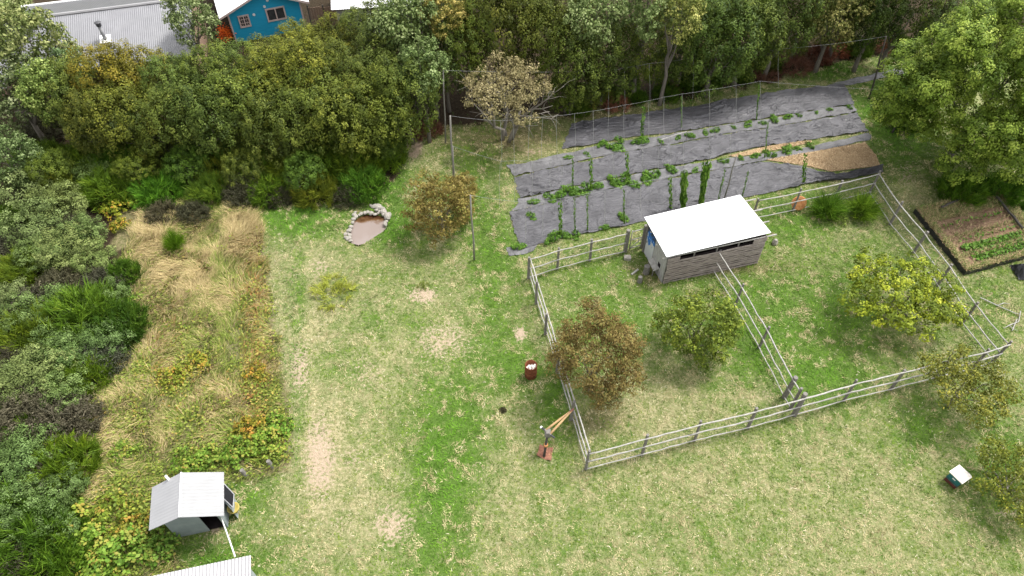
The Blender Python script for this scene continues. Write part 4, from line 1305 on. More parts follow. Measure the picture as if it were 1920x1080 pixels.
# ------------------------------------------------------------------ pond stones
rg = np.random.default_rng(21)
STN = []
for s in range(4):
    me = bpy.data.meshes.new('pond_stone')
    import bmesh
    bm = bmesh.new()
    bmesh.ops.create_icosphere(bm, subdivisions=2, radius=1)
    r2 = random.Random(s)
    ph = [r2.uniform(0, 6) for _ in range(6)]
    for v_ in bm.verts:
        k = 1 + .16 * math.sin(v_.co.x * 2.4 + ph[0]) + .14 * math.sin(v_.co.y * 2.7 + ph[1]) + .12 * math.sin(v_.co.z * 2.2 + ph[2])
        v_.co *= k
    bm.to_mesh(me); bm.free(); me.materials.append(MAT['stone'])
    STN.append(me)
ring = [(655, 447), (653, 440), (656, 433), (658, 426), (661, 418), (664, 412), (668, 407), (673, 404), (678, 401), (684, 400), (690, 399), (696, 400), (703, 402), (709, 401), (706, 395), (702, 389), (709, 388), (716, 393), (722, 399), (727, 405), (729, 411), (725, 417), (723, 422), (650, 447), (648, 440), (652, 450), (659, 452), (665, 404), (697, 387), (719, 404), (730, 407), (652, 434), (656, 442), (667, 400), (713, 397)]
for i, (x, y) in enumerate(ring):
    b = at(x, y)
    big = i in (15, 16, 17, 18, 19)
    o = link('pond_stone', STN[i % 4], None, (b.x + rg.uniform(-.03, .03), b.y + rg.uniform(-.03, .03), .05), 'pale rounded stone in the ring round the small pond' if not big else ('larger pale upright stone in the gap at the far side of the pond ring' if i in (15, 16) else 'larger pale flat stone at the upper right of the pond ring'), 'stone', 'stones round the pond' if not big else ('large upright pond stones' if i in (15, 16) else 'large flat pond stones'))
    s = rg.uniform(.085, .135) * (1.8 if big else 1)
    o.scale = (s * rg.uniform(.9, 1.35), s * rg.uniform(.8, 1.2), s * (.8 if not big else 1.0)); o.rotation_euler = (rg.uniform(-.3, .3), rg.uniform(-.3, .3), rg.uniform(0, 6))
# ------------------------------------------------------------------ small sheds at the bottom left
def corr(c00, c01, c11, c10, pitch, amp, th=.02, sub=4):
    """corrugated sheet: edge c00->c01 and edge c10->c11, waves run across these edges"""
    L = (c01 - c00).length
    n = max(8, int(L / pitch * sub))
    nrm = (c01 - c00).cross(c10 - c00).normalized()
    if nrm.z < 0: nrm = -nrm
    r0 = [c00.lerp(c01, i / n) + nrm * amp * math.sin(2 * math.pi * i / sub) for i in range(n + 1)]
    r1 = [c10.lerp(c11, i / n) + nrm * amp * math.sin(2 * math.pi * i / sub) for i in range(n + 1)]
    g = G().grid([r0, r1]); d = nrm * th
    g.grid([[p - d for p in r1], [p - d for p in r0]])
    g.grid([[p - d for p in r0], r0]); g.grid([r1, [p - d for p in r1]])
    return g


def small_shed():
    A, B = Vector((-13.79, 10.70, 0)), Vector((-11.82, 11.15, 0))
    ex = (B - A).normalized(); ey = Vector((-ex.y, ex.x, 0)); W = (B - A).length; D = 1.3
    root = empty('garden_shed', A, 'little gabled shed with white tin roof and dark open doorway at the lower left', 'shed')
    Pt = lambda x, y, z: A + ex * x + ey * y + Vector((0, 0, z))
    wd = 1.28
    rid = W * .52
    zl = lambda x: (1.96 + (2.5 - 1.96) * x / rid) if x < rid else (2.5 - (2.5 - 2.16) * (x - rid) / (W - rid))
    def gable(x0, x1, y, g, z0=0.):
        k = sorted({x0, x1, *( [rid] if x0 < rid < x1 else [])})
        for a, b in zip(k[:-1], k[1:]):
            p = [Pt(a, y, z0), Pt(b, y, z0), Pt(b, y + .04, z0), Pt(a, y + .04, z0), Pt(a, y, zl(a)), Pt(b, y, zl(b)), Pt(b, y + .04, zl(b)), Pt(a, y + .04, zl(a))]
            g.hexa(p)
        return g
    gable(0, wd, 0, G()).build('front_wall', 'shed_wall', root)
    gable(W - .10, W, 0, G()).build('door_jamb', 'shed_wall', root)
    gable(0, W, D, G()).build('back_wall', 'shed_wall', root)
    g = G(); g.box(Pt(.02, D / 2 + .02, .97), ex * .02, ey * (D / 2 - .03), Vector((0, 0, .97)))
    g.box(Pt(W - .02, D / 2 + .02, 1.06), ex * .02, ey * (D / 2 - .03), Vector((0, 0, 1.06)))
    g.build('side_wall', 'shed_wall', root)
    G().box(Pt(W / 2, D / 2 + .02, .02), ex * (W / 2 - .05), ey * (D / 2 - .03), Vector((0, 0, .02))).build('shed_floor', 'inside_shade', root)
    g = G(); g.box(Pt(.05, D / 2 + .02, .9), ex * .005, ey * (D / 2 - .05), Vector((0, 0, .88))); g.box(Pt(W - .05, D / 2 + .02, .9), ex * .005, ey * (D / 2 - .06), Vector((0, 0, .88)))
    g.box(Pt(W / 2, D - .01, .9), ex * (W / 2 - .06), ey * .004, Vector((0, 0, .88)))
    g.build('shade_lining', 'inside_shade', root)  # near-black sheets painting the shade behind the doorway
    # roof slopes
    r0, r1 = at(336, 970, 2.6), at(340, 886, 2.6)
    l0, l1 = at(279, 995, 1.92), at(285, 914, 1.92)
    q0, q1 = at(420, 967, 2.22), at(420, 885, 2.22)
    a = corr(r0, r1, q1, q0, .14, .016).build('roof', 'shed_white', root, label='white ribbed right roof slope')
    b = corr(r0, r1, l1, l0, .14, .004).build('roof', 'shed_tin', root, label='plain left roof slope, its shade painted as grey')  # the slope's shade is put into a greyer tin
    G().tube([r0 + Vector((0, 0, .015)), r1 + Vector((0, 0, .015))], .035, 6).build('ridge_cap', 'white_tin', root)
    c = at(333, 903, 1.9)
    c = Pt(.35, D + .12, 0)
    G().tube([c + Vector((0, 0, 1.3)), c + Vector((0, 0, 2.62))], .05, 8).build('chimney', 'white_paint', root, smooth=True)
    # lean-to with black solar panel on the right side
    lt = empty('solar_panel', Pt(W + .3, .5, 0), 'black solar panel with a pale frame standing against the right side of the little shed', 'solar panel')
    pc = [at(419, 906, 1.25), at(439, 927, 1.05), at(437, 952, 1.05), at(418, 934, 1.25)]
    G().slab(pc, .03).build('panel', 'panel_black', lt)
    for u, v in ((0, 1), (1, 2), (2, 3), (3, 0)):
        G().tube([pc[u] + Vector((0, 0, .012)), pc[v] + Vector((0, 0, .012))], .022, 5).build('frame', 'shed_tin', lt)
    G().hexa([Vector((pc[3].x - .02, pc[3].y - .03, 0)), Vector((pc[2].x - .1, pc[2].y - .03, 0)), Vector((pc[1].x - .1, pc[1].y, 0)), Vector((pc[0].x - .02, pc[0].y, 0)),
              Vector((pc[3].x - .02, pc[3].y - .03, 1.2)), Vector((pc[2].x - .1, pc[2].y - .03, 1.0)), Vector((pc[1].x - .1, pc[1].y, 1.0)), Vector((pc[0].x - .02, pc[0].y, 1.2))]).build('panel_stand', 'shed_wall', lt)


small_shed()
yb = at(437, 952, .62)
g = G()
g.lathe(Vector((yb.x, yb.y, 0)), [(.10, .40), (.19, .42), (.235, .58), (.255, .62), (.235, .63), (.17, .55), (.01, .52)], 22)
g.tube([(yb.x, yb.y, -.05), (yb.x, yb.y, .42)], .05, 7)
g.build('yellow_basin', 'yellow_plastic', origin=(yb.x, yb.y, 0), label='round yellow plastic basin below the solar panel', cat='basin', smooth=True)


def low_building():
    c = at(470, 1041, 2.5); e = at(285, 1080, 2.5)
    ex = (e - c).normalized(); ey = Vector((-ex.y, ex.x, 0))
    if ey.y > 0: ey = -ey
    root = empty('tin_outbuilding', Vector((c.x - .2, c.y - .2, 0)), 'ribbed tin roofed outbuilding cut off by the bottom edge of the photo', 'outbuilding')
    far = c + ex * 6.5; d = ey * 4.2 + Vector((0, 0, -.35))
    corr(c, far, far + d, c + d, .125, .014).build('roof', 'lilac_tin', root)
    G().box(c + ex * 3.25 + ey * 2.1 + Vector((0, 0, -1.42)), ex * 3.05, ey * 1.9, Vector((0, 0, 1.06))).build('wall', 'shed_wall', root)
    return c, ex


LC, LEX = low_building()
a = at(415, 971, 1.9); b2 = LC + LEX * .55 + Vector((0, .05, .06))
G().tube([a, a.lerp(b2, .5) - Vector((0, 0, .03)), b2], .028, 7).build('white_pipe', 'white_paint', origin=b2, label='white pipe running from the little shed to the ribbed tin roof', cat='pipe', smooth=True)
for (x, y, lab) in ((462, 893, 'left of two dark stumps at the end of the bramble strip above the little shed'), (511, 876, 'right of two dark stumps at the end of the bramble strip above the little shed')):
    p = at(x, y)
    G().tube([p - Vector((0, 0, .1)), p + Vector((-.03, .02, .25)), p + Vector((-.08, .05, .5))], [.11, .095, .09], 9).build('wood_stump', 'post_wood', origin=p, label=lab, cat='stump')

# ------------------------------------------------------------------ houses behind the hedge
def barn():
    r0, r1 = at(97, 30, 4.6), at(330, 1, 4.6)
    ex = (r1 - r0).normalized(); ey = Vector((-ex.y, ex.x, 0))
    L0, L1 = -3.4, 9.2
    O = r0 + ex * 0
    root = empty('long_house', Vector((O.x, O.y, 0)), 'long low house with a ribbed grey tin roof behind the hedge', 'house')
    P_ = lambda x, y, z: Vector((O.x, O.y, 0)) + ex * x + ey * y + Vector((0, 0, z))
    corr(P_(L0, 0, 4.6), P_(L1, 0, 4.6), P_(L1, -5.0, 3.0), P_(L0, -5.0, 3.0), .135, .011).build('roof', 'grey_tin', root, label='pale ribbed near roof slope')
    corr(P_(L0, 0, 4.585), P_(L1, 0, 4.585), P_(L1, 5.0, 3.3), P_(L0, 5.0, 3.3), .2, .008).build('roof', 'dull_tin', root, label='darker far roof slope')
    G().tube([P_(L0, 0, 4.64), P_(L1, 0, 4.64)], .11, 6).build('ridge_cap', 'lilac_tin', root)
    G().tube([P_(L0, 5.0, 3.32), P_(L1, 5.0, 3.32)], .09, 6).build('gutter', 'white_paint', root)
    g = G()
    for y0 in (-4.6, 4.6):
        g.box(P_((L0 + L1) / 2, y0, 1.5), ex * ((L1 - L0) / 2 - .4), ey * .08, Vector((0, 0, 1.48)))
    for x0 in (L0 + .4, L1 - .4):
        g.hexa([P_(x0 - .08, -4.5, 0), P_(x0 + .08, -4.5, 0), P_(x0 + .08, 4.5, 0), P_(x0 - .08, 4.5, 0), P_(x0 - .08, -4.5, 3.0), P_(x0 + .08, -4.5, 3.0), P_(x0 + .08, 4.5, 3.2), P_(x0 - .08, 4.5, 3.2)])
        n = len(g.v); g.v += [tuple(P_(x0, -4.5, 3.0)), tuple(P_(x0, 0, 4.5)), tuple(P_(x0, 4.5, 3.2))]; g.f.append((n, n + 1, n + 2))
    g.build('wall', 'brown_board', root)
    for zt in np.linspace(3.0, 4.6, 200):
        b = at(198, 74, zt)
        if zt >= 4.6 - .32 * abs((b - Vector((O.x, O.y, zt))).dot(ey)): break
    nrm = Vector((0, 0, 1))
    ch = G().slab([b + ex * -.36 + ey * .34 + Vector((0, 0, .16)), b + ex * -.36 - ey * .34 + Vector((0, 0, -.05)), b + ex * .36 - ey * .34 + Vector((0, 0, -.05)), b + ex * .36 + ey * .34 + Vector((0, 0, .16))], .03).build('flashing', 'white_paint', root)
    t = at(188, 50, 4.75)
    v_ = Vector((b.x, b.y, 0))
    st = G().tube([v_ + Vector((0, 0, b.z - .1)), v_ + Vector((0, 0, b.z + 1.0))], .12, 10).build('chimney', 'shed_tin', root, smooth=True)
    G().tube([v_ + Vector((0, 0, b.z + .98)), v_ + Vector((0, 0, b.z + 1.2))], [.17, .19], 10).tube([v_ + Vector((0, 0, b.z + 1.24)), v_ + Vector((0, 0, b.z + 1.3))], [.24, .12], 10).build('chimney_cap', 'dark_metal', st)


barn()


def blue_house():
    A, B = Vector((-21.77, 49.95, 0)), Vector((-16.64, 52.11, 0))
    ex = (B - A).normalized(); ey = Vector((-ex.y, ex.x, 0)); W = (B - A).length; D = 8.5
    root = empty('blue_house', A, 'bright blue gabled house with white roof behind the hedge', 'house')
    Pt = lambda x, y, z: A + ex * x + ey * y + Vector((0, 0, z))
    h, ap = 2.6, 3.75
    def gab(y):
        g = G(); n = 0
        g.v = [tuple(Pt(0, y, 0)), tuple(Pt(W, y, 0)), tuple(Pt(W, y, h)), tuple(Pt(W / 2, y, ap)), tuple(Pt(0, y, h))]
        g.v += [tuple(Pt(0, y + .1, 0)), tuple(Pt(W, y + .1, 0)), tuple(Pt(W, y + .1, h)), tuple(Pt(W / 2, y + .1, ap)), tuple(Pt(0, y + .1, h))]
        g.f = [(0, 1, 2, 3, 4), (9, 8, 7, 6, 5)] + [(i, i + 5, (i + 1) % 5 + 5, (i + 1) % 5) for i in range(5)]
        return g
    gab(0).build('gable_wall', 'blue_board', root)
    gab(D - .1).build('gable_wall', 'blue_board', root)
    g = G(); g.box(Pt(.05, D / 2, h / 2), ex * .05, ey * (D / 2 - .11), Vector((0, 0, h / 2))); g.box(Pt(W - .05, D / 2, h / 2), ex * .05, ey * (D / 2 - .11), Vector((0, 0, h / 2)))
    g.build('side_wall', 'blue_side', root)
    s = (ap - h) / (W / 2); o = .62
    for sg in (0, 1):
        x0, x1 = (-o, W / 2) if sg == 0 else (W + o, W / 2)
        z0 = h - s * o + .08
        corr(Pt(x1, -.55, ap + .08), Pt(x1, D + .5, ap + .08), Pt(x0, D + .5, z0), Pt(x0, -.55, z0), .22, .012).build('roof', 'white_tin', root)
        G().hexa([Pt(x0, -.58, z0 - .16), Pt(x1, -.58, ap - .08), Pt(x1, -.552, ap - .08), Pt(x0, -.552, z0 - .16), Pt(x0, -.58, z0), Pt(x1, -.58, ap + .08), Pt(x1, -.552, ap + .08), Pt(x0, -.552, z0)]).build('barge_board', 'pink_trim', root)
    for x in (.05, W - .05):
        G().box(Pt(x, -.02, h / 2), ex * .06, ey * .02, Vector((0, 0, h / 2))).build('corner_trim', 'pink_trim', root)
    def window(cx, cz, w, hh, rows):
        f = G()
        for a, b, c_, d in ((cx - w / 2, cx + w / 2, cz + hh / 2, .05), (cx - w / 2, cx + w / 2, cz - hh / 2, .05)):
            f.box(Pt(cx, -.035, c_), ex * (w / 2 + .06), ey * .03, Vector((0, 0, .055)))
        for x in (cx - w / 2, cx, cx + w / 2):
            f.box(Pt(x, -.037, cz), ex * (.055 if x != cx else .04), ey * .03, Vector((0, 0, hh / 2 - .056)))
        if rows:
            for k in (1, 2): f.box(Pt(cx, -.030, cz - hh / 2 + hh * k / 3), ex * (w / 2 - .056), ey * .02, Vector((0, 0, .016)))
            for x in (cx - w / 4, cx + w / 4): f.box(Pt(x, -.026, cz), ex * .014, ey * .018, Vector((0, 0, hh / 2 - .06)))
        o_ = f.build('window', 'pink_trim', root)
        G().box(Pt(cx, -.012, cz), ex * (w / 2), ey * .008, Vector((0, 0, hh / 2))).build('pane', 'window_glass', o_)
    window(1.10, 1.62, .72, .86, True)
    window(3.55, 1.72, 1.36, .95, False)
    for x, z in ((1.92, 1.98), (2.85, 2.45), (3.18, 2.88)):
        G().tube([Pt(x, -.001, z), Pt(x, -.06, z)], .10, 12).build('wall_ornament', 'white_paint', root)


blue_house()


def plain_house(name, corner, ex, W, D, h, rise, roofm, wallm, label):
    ex = Vector((ex[0], ex[1], 0)).normalized(); ey = Vector((-ex.y, ex.x, 0))
    root = empty(name, corner, label, 'house')
    Pt = lambda x, y, z: Vector(corner) + ex * x + ey * y + Vector((0, 0, z))
    g = G()
    g.v = [tuple(Pt(*p)) for p in ((0, 0, 0), (W, 0, 0), (W, D, 0), (0, D, 0), (0, 0, h), (W, 0, h), (W, D, h), (0, D, h), (0, D / 2, h + rise - .05), (W, D / 2, h + rise - .05))]
    g.f = [(0, 1, 5, 4), (2, 3, 7, 6), (1, 2, 6, 9, 5), (3, 0, 4, 8, 7)]
    g.build('wall', wallm, root)
    o = .3
    s = rise / (D / 2)
    corr(Pt(-o, D / 2, h + rise), Pt(W + o, D / 2, h + rise), Pt(W + o, -o, h - s * o), Pt(-o, -o, h - s * o), .2, .012).build('roof', roofm, root)
    corr(Pt(-o, D / 2, h + rise), Pt(W + o, D / 2, h + rise), Pt(W + o, D + o, h - s * o), Pt(-o, D + o, h - s * o), .2, .012).build('roof', roofm, root)
    f = G().box(Pt(W * .4, -.03, h * .55), ex * .45, ey * .025, Vector((0, 0, .42))).build('window', 'white_paint', root)
    G().box(Pt(W * .4, -.06, h * .55), ex * .38, ey * .004, Vector((0, 0, .35))).build('pane', 'window_glass', f)


c = at(628, 12, 2.5)
plain_house('white_roofed_house', (c.x, c.y, 0), (1, .12), 7, 6, 2.5, 1.1, 'white_tin', 'lilac_tin', 'white roofed house right of the blue house, mostly hidden by the trees')
c = at(-60, 135, 2.0)
plain_house('red_roofed_shed', (c.x, c.y, 0), (1, .1), 3.6, 3.0, 1.9, .5, 'red_tin', 'brown_board', 'low shed with a red roof at the left edge, mostly hidden by the pale trees')
# board fence right of the blue house, blue drum and orange flowers by the walls
g_root = empty('board_fence', Vector((-16.2, 52.6, 0)), 'brown board fence with dark posts beside the blue house', 'fence')
for k in range(12):
    x = -16.2 + k * .2
    G().box((x, 52.6 + k * .01, .8), (.085, 0, 0), (0, .012, 0), (0, 0, .8 + .03 * math.sin(k * 5))).build('board', 'brown_board', g_root)
for x in (-16.32, -15.1, -13.9):
    G().tube([(x, 52.68, -.1), (x, 52.68, 1.75)], .06, 7).build('post', 'dark_pole', g_root)
c = at(343, 54, .9)
G().lathe((c.x, c.y, 0), [(.01, 0), (.30, 0), (.31, .05), (.32, .3), (.34, .33), (.32, .36), (.32, .62), (.34, .65), (.32, .68), (.31, .95), (.28, 1.0), (.01, 1.0)], 20).build('plastic_drum', 'turquoise', origin=(c.x, c.y, 0), label='turquoise plastic drum between the grey roof and the blue house', cat='drum', smooth=True)
c = at(424, 66, .6)
rg = np.random.default_rng(3)
n = 500; a_ = rg.normal(size=(n, 3)) * np.array([.28, .25, .3]) + np.array([0, 0, .75])
V, Q, T = quad_leaves(a_, unit(rg.normal(size=(n, 3)) + np.array([0, 0, .6])), .13, rg, 1.3)
link('orange_shrub', mesh_np('orange_shrub', V, Q, None, ('orange_petal',)), None, (c.x, c.y, 0), 'small bright orange flowering shrub at the corner of the blue house', 'shrub')

# ------------------------------------------------------------------ trees
def tree(name, label, cat, group, px, py, zc, crown, trunk, s=(1, 1, 1), rot=0.0, col=(1, 1, 1), tz=1.0):
    """crown centre seen at (px, py) at height zc; the trunk stands right under it"""
    c = at(px, py, zc)
    root = empty(name, (c.x, c.y, 0), label, cat, group)
    k = link('crown', crown, root, (0, 0, zc)); k.scale = s; k.rotation_euler = (0, 0, rot); k.color = (*col, 1)
    if trunk is not None:
        t = link('trunk', trunk, root, (0, 0, 0)); t.scale = (max(s[0], .6), max(s[0], .6), zc / tz); t.rotation_euler = (0, 0, rot)
    return root


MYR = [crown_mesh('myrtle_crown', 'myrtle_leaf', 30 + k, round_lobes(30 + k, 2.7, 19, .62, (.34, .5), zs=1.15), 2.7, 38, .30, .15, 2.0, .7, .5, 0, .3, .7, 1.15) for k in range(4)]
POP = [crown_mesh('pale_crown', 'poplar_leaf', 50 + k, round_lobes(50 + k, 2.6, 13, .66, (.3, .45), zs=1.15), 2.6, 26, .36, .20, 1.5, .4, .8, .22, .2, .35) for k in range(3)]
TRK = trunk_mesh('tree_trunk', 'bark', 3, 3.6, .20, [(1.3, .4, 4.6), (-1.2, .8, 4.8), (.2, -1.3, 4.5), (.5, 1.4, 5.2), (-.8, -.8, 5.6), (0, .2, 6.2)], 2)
HG = 'trees of the hedge behind the lawn'
hedge = [  # px, py, zc, scale, zscale, colour, label
    (215, 160, 3.9, .86, 1.0, (1.50, 1.10, .65), 'left ochre topped hedge tree standing in front of the grey roof'),
    (272, 158, 3.9, .80, 1.0, (1.40, 1.08, .68), 'right ochre topped hedge tree standing in front of the grey roof'),
    (140, 192, 3.7, .80, 1.1, (1.05, 1.05, .9), 'green hedge tree left of the ochre topped trees'),
    (190, 232, 3.0, .80, 1.1, (1.08, 1.0, .82), 'olive hedge tree low in front of the left ochre top'),
    (262, 238, 2.9, .80, 1.1, (1.0, .94, .78), 'low dark hedge tree below the right ochre top'),
    (335, 172, 3.8, .80, 1.05, (.86, .93, .85), 'dark green hedge tree just right of the ochre tops'),
    (322, 232, 3.0, .78, 1.1, (1.02, .98, .8), 'olive hedge tree above the round grey heath bush'),
    (398, 160, 3.9, .82, 1.05, (.84, .95, .88), 'dark green hedge tree below the pale silvery tree'),
    (392, 232, 3.0, .82, 1.1, (.84, .92, .86), 'dark hedge tree right of the round grey heath bush'),
    (452, 150, 3.8, .82, 1.0, (.98, 1.04, .92), 'rounded green hedge tree below the blue house corner'),
    (455, 212, 3.2, .82, 1.1, (.86, .95, .88), 'mid green hedge tree at the centre left of the hedge'),
    (512, 128, 3.8, .80, 1.0, (1.25, 1.1, .78), 'golden green hedge tree below the small white window'),
    (512, 180, 3.6, .84, 1.1, (1.05, 1.02, .86), 'bright olive hedge tree in the middle of the hedge'),
    (522, 246, 2.7, .76, 1.1, (.82, .9, .84), 'dark low hedge tree above the tall straw corner'),
    (574, 102, 3.9, .80, 1.0, (1.36, 1.12, .75), 'golden green hedge tree in front of the wide blue house window'),
    (572, 158, 3.8, .85, 1.1, (1.16, 1.08, .88), 'bright olive hedge tree below the golden green ones'),
    (585, 232, 2.9, .82, 1.1, (.88, .94, .85), 'dark hedge tree low in the hedge above the pond'),
    (632, 95, 4.0, .80, 1.0, (1.22, 1.08, .78), 'golden green hedge tree below the white roofed house'),
    (635, 160, 3.8, .85, 1.1, (1.05, 1.0, .84), 'broad olive hedge tree in the right half of the hedge'),
    (648, 235, 2.9, .84, 1.1, (.96, .96, .84), 'olive hedge tree low above the right end of the broom row'),
    (692, 78, 4.4, .86, 1.1, (.92, 1.0, .92), 'dark green hedge tree right of the white roofed house'),
    (697, 150, 3.9, .85, 1.1, (.86, .95, .9), 'dark hedge tree left below the pale silvery crown'),
    (712, 225, 3.0, .82, 1.15, (1.0, .98, .84), 'olive hedge tree overhanging the bare brown soil patch'),
    (750, 110, 4.4, .84, 1.15, (.8, .92, .92), 'dark hedge tree directly under the pale silvery crown'),
    (762, 185, 3.5, .78, 1.2, (.84, .92, .86), 'dark hedge tree left of the farthest grey pole'),
    (812, 128, 4.0, .78, 1.25, (.74, .85, .84), 'dark narrow hedge tree behind the farthest grey pole'),
    (870, 95, 4.4, .9, 1.3, (.98, .98, .8), 'tall olive hedge tree left behind the pale twiggy tree'),
    (938, 60, 4.8, .95, 1.3, (1.06, 1.02, .8), 'tall olive hedge tree directly behind the pale twiggy tree'),
    (1012, 80, 4.4, .95, 1.3, (1.0, 1.0, .8), 'tall olive hedge tree right behind the pale twiggy tree'),
    (885, 20, 5.4, .9, 1.2, (1.0, 1.0, .8), 'olive hedge tree at the top edge left of the top centre'),
    (985, 10, 5.6, .9, 1.2, (1.04, 1.02, .8), 'olive hedge tree at the top edge near the top centre'),
    (1050, 20, 5.4, .9, 1.2, (.9, .95, .8), 'dark olive tree at the top edge left of the whitish crowns'),
    (1075, 140, 3.2, .8, 1.3, (.8, .88, .82), 'dark hedge tree right of the pale twiggy tree'),
    (1135, 118, 3.4, .85, 1.3, (.74, .85, .8), 'dark hedge tree under the left whitish crown'),
    (1196, 98, 3.4, .82, 1.3, (.82, .9, .8), 'dark hedge tree beside the leaning pale pole'),
    (1285, 84, 3.5, .88, 1.3, (.84, .96, .8), 'bushy dark green hedge tree right of the leaning pale pole'),
    (1318, 42, 4.6, .95, 1.25, (.92, 1.04, .8), 'tall green hedge tree right of the whitish crowns'),
    (1342, 96, 3.4, .85, 1.3, (.76, .9, .78), 'dark green hedge tree above the middle of the farthest sheet'),
    (1400, 72, 3.8, .88, 1.3, (.84, .96, .78), 'green hedge tree left behind the dark red brush'),
    (1398, 10, 5.2, .92, 1.2, (1.0, 1.08, .8), 'light green hedge tree at the top edge right of centre'),
    (1462, 48, 4.2, .88, 1.3, (.86, .94, .76), 'dark hedge tree directly behind the dark red brush'),
    (1520, 0, 5.2, .9, 1.25, (.76, .8, .7), 'dark hedge tree at the top edge above the reddish brush'),
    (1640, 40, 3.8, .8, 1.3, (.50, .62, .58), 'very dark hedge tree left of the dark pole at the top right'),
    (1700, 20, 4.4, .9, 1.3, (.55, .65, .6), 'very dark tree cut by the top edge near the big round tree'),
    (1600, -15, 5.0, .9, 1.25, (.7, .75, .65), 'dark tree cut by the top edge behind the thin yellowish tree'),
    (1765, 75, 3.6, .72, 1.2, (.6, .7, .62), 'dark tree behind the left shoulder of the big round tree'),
    (800, 40, 5.2, .88, 1.2, (.85, .95, .85), 'dark hedge tree behind the pale silvery crown at the top'),
]
rgh = random.Random(17)
for i, (x, y, z, s, zs, c_, lab) in enumerate(hedge):
    s *= rgh.uniform(.86, 1.1); z *= rgh.uniform(.92, 1.06); zs *= rgh.uniform(.92, 1.12)
    k_ = rgh.uniform(.86, 1.16); c_ = (c_[0] * k_ * rgh.uniform(.92, 1.1), c_[1] * k_, c_[2] * k_ * rgh.uniform(.8, 1.25))
    tree('hedge_tree', lab, 'tree', HG, x, y, z, MYR[i % 4], TRK, (s, s, s * zs), i * 1.3, c_, 6.0)
pale = [(60, 90, 5.2, .92, 1.2, (1.02, .98, .72), 'tall pale leaved tree at the left end of the grey roof'),
        (22, 50, 4.6, .66, 1.1, (1.05, 1.1, .8), 'pale green tree at the top left corner over the grass'),
        (95, 182, 4.2, .62, 1.2, (1.0, 1.12, .6), 'slim yellow green tree below the tall pale tree'),
        (355, 40, 4.8, .66, 1.2, (1.0, 1.05, .9), 'pale silvery tree between the grey roof and the blue house'),
        (30, 180, 3.8, .85, 1.0, (.66, .68, .6), 'greyish thin tree at the left edge under the pale trees'),
        (765, 48, 6.6, .85, 1.0, (.92, 1.0, .78), 'pale silvery crown rising over the hedge left of the tall olive trees'),
        (828, 30, 7.0, .6, 1.0, (1.45, 1.05, .6), 'yellow tinged pale crown at the top left of the tall olive trees'),
        (790, 130, 5.4, .62, 1.0, (.8, .92, .68), 'small pale crown hanging over the hedge by the farthest grey pole'),
        (1115, 40, 6.2, .78, 1.0, (1.0, 1.08, .85), 'left one of the whitish crowns at the top centre'),
        (1212, 22, 6.6, .78, 1.0, (1.0, 1.1, .85), 'right one of the whitish crowns at the top centre'),
        (1268, 30, 6.6, .66, 1.0, (1.25, 1.12, .62), 'yellowish pale crown right of the whitish crowns'),
        (1562, 45, 3.8, .8, 1.1, (.95, .80, .5), 'thin yellowish brown tree above the reddish brush'),
        (18, 292, 2.6, .62, .9, (.68, .80, .62), 'pale bluish green tree at the left edge above the broom'),
        (150, 235, 2.6, .42, .9, (1.1, 1.15, .8), 'small pale sapling in the hedge left of the low dark tree'),
        (238, 232, 3.0, .36, .9, (1.0, 1.15, 1.0), 'small white leaved sapling sticking out of the hedge above the broom'),
        (130, 118, 4.4, .38, 1.1, (.8, 1., .9), 'wispy grey green tree at the lower left corner of the grey roof')]
for i, (x, y, z, s, zs, c_, lab) in enumerate(pale):
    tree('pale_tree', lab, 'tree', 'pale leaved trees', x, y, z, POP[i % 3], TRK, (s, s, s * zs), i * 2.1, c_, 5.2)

low = [(100, 322, .50, 'at the far left foot of the hedge'), (262, 318, .48, 'left below the round grey heath bush'), (350, 312, .46, 'right below the round grey heath bush'), (438, 275, .5, 'between brooms at the centre left'), (505, 272, .5, 'below the bright olive hedge tree in the middle'), (572, 328, .46, 'on the grass side of the brooms left of the pond'), (628, 268, .52, 'under the broad olive hedge tree'), (684, 250, .52, 'under the olive tree over the bare soil'), (725, 270, .46, 'at the right end of the hedge foot by the bare soil'), (455, 322, .44, 'above the dark grey heath bush at the straw'), (188, 268, .48, 'under the left olive hedge tree'), (388, 282, .5, 'under the dark tree right of the round grey heath')]
low += [(1062, 182, .46, 'right of the pale twiggy tree foot'), (1112, 164, .5, 'above the left end of the farthest sheet'), (1168, 152, .48, 'left of the leaning pale pole foot'), (1240, 132, .5, 'right behind the leaning pale pole'), (1312, 128, .5, 'at the tree edge over the middle of the farthest sheet'), (1372, 118, .5, 'at the tree edge left of the dark red brush'), (1428, 100, .5, 'behind the small reddish brush'), (1490, 78, .5, 'behind the larger dark red brush'), (1548, 62, .45, 'under the thin yellowish brown tree'), (1625, 58, .5, 'under the very dark trees at the top right')]
for i, (x, y, s, w) in enumerate(low):
    tree('low_hedge_bush', 'low leafy green bush ' + w, 'bush', 'low bushes at the foot of the hedge', x, y, 1.3, MYR[i % 4], TRK, (s, s, s * .95), i * 1.9, (.95 + .2 * math.sin(i * 2.1), 1.05 + .12 * math.sin(i * 1.3), .8), 6.0)

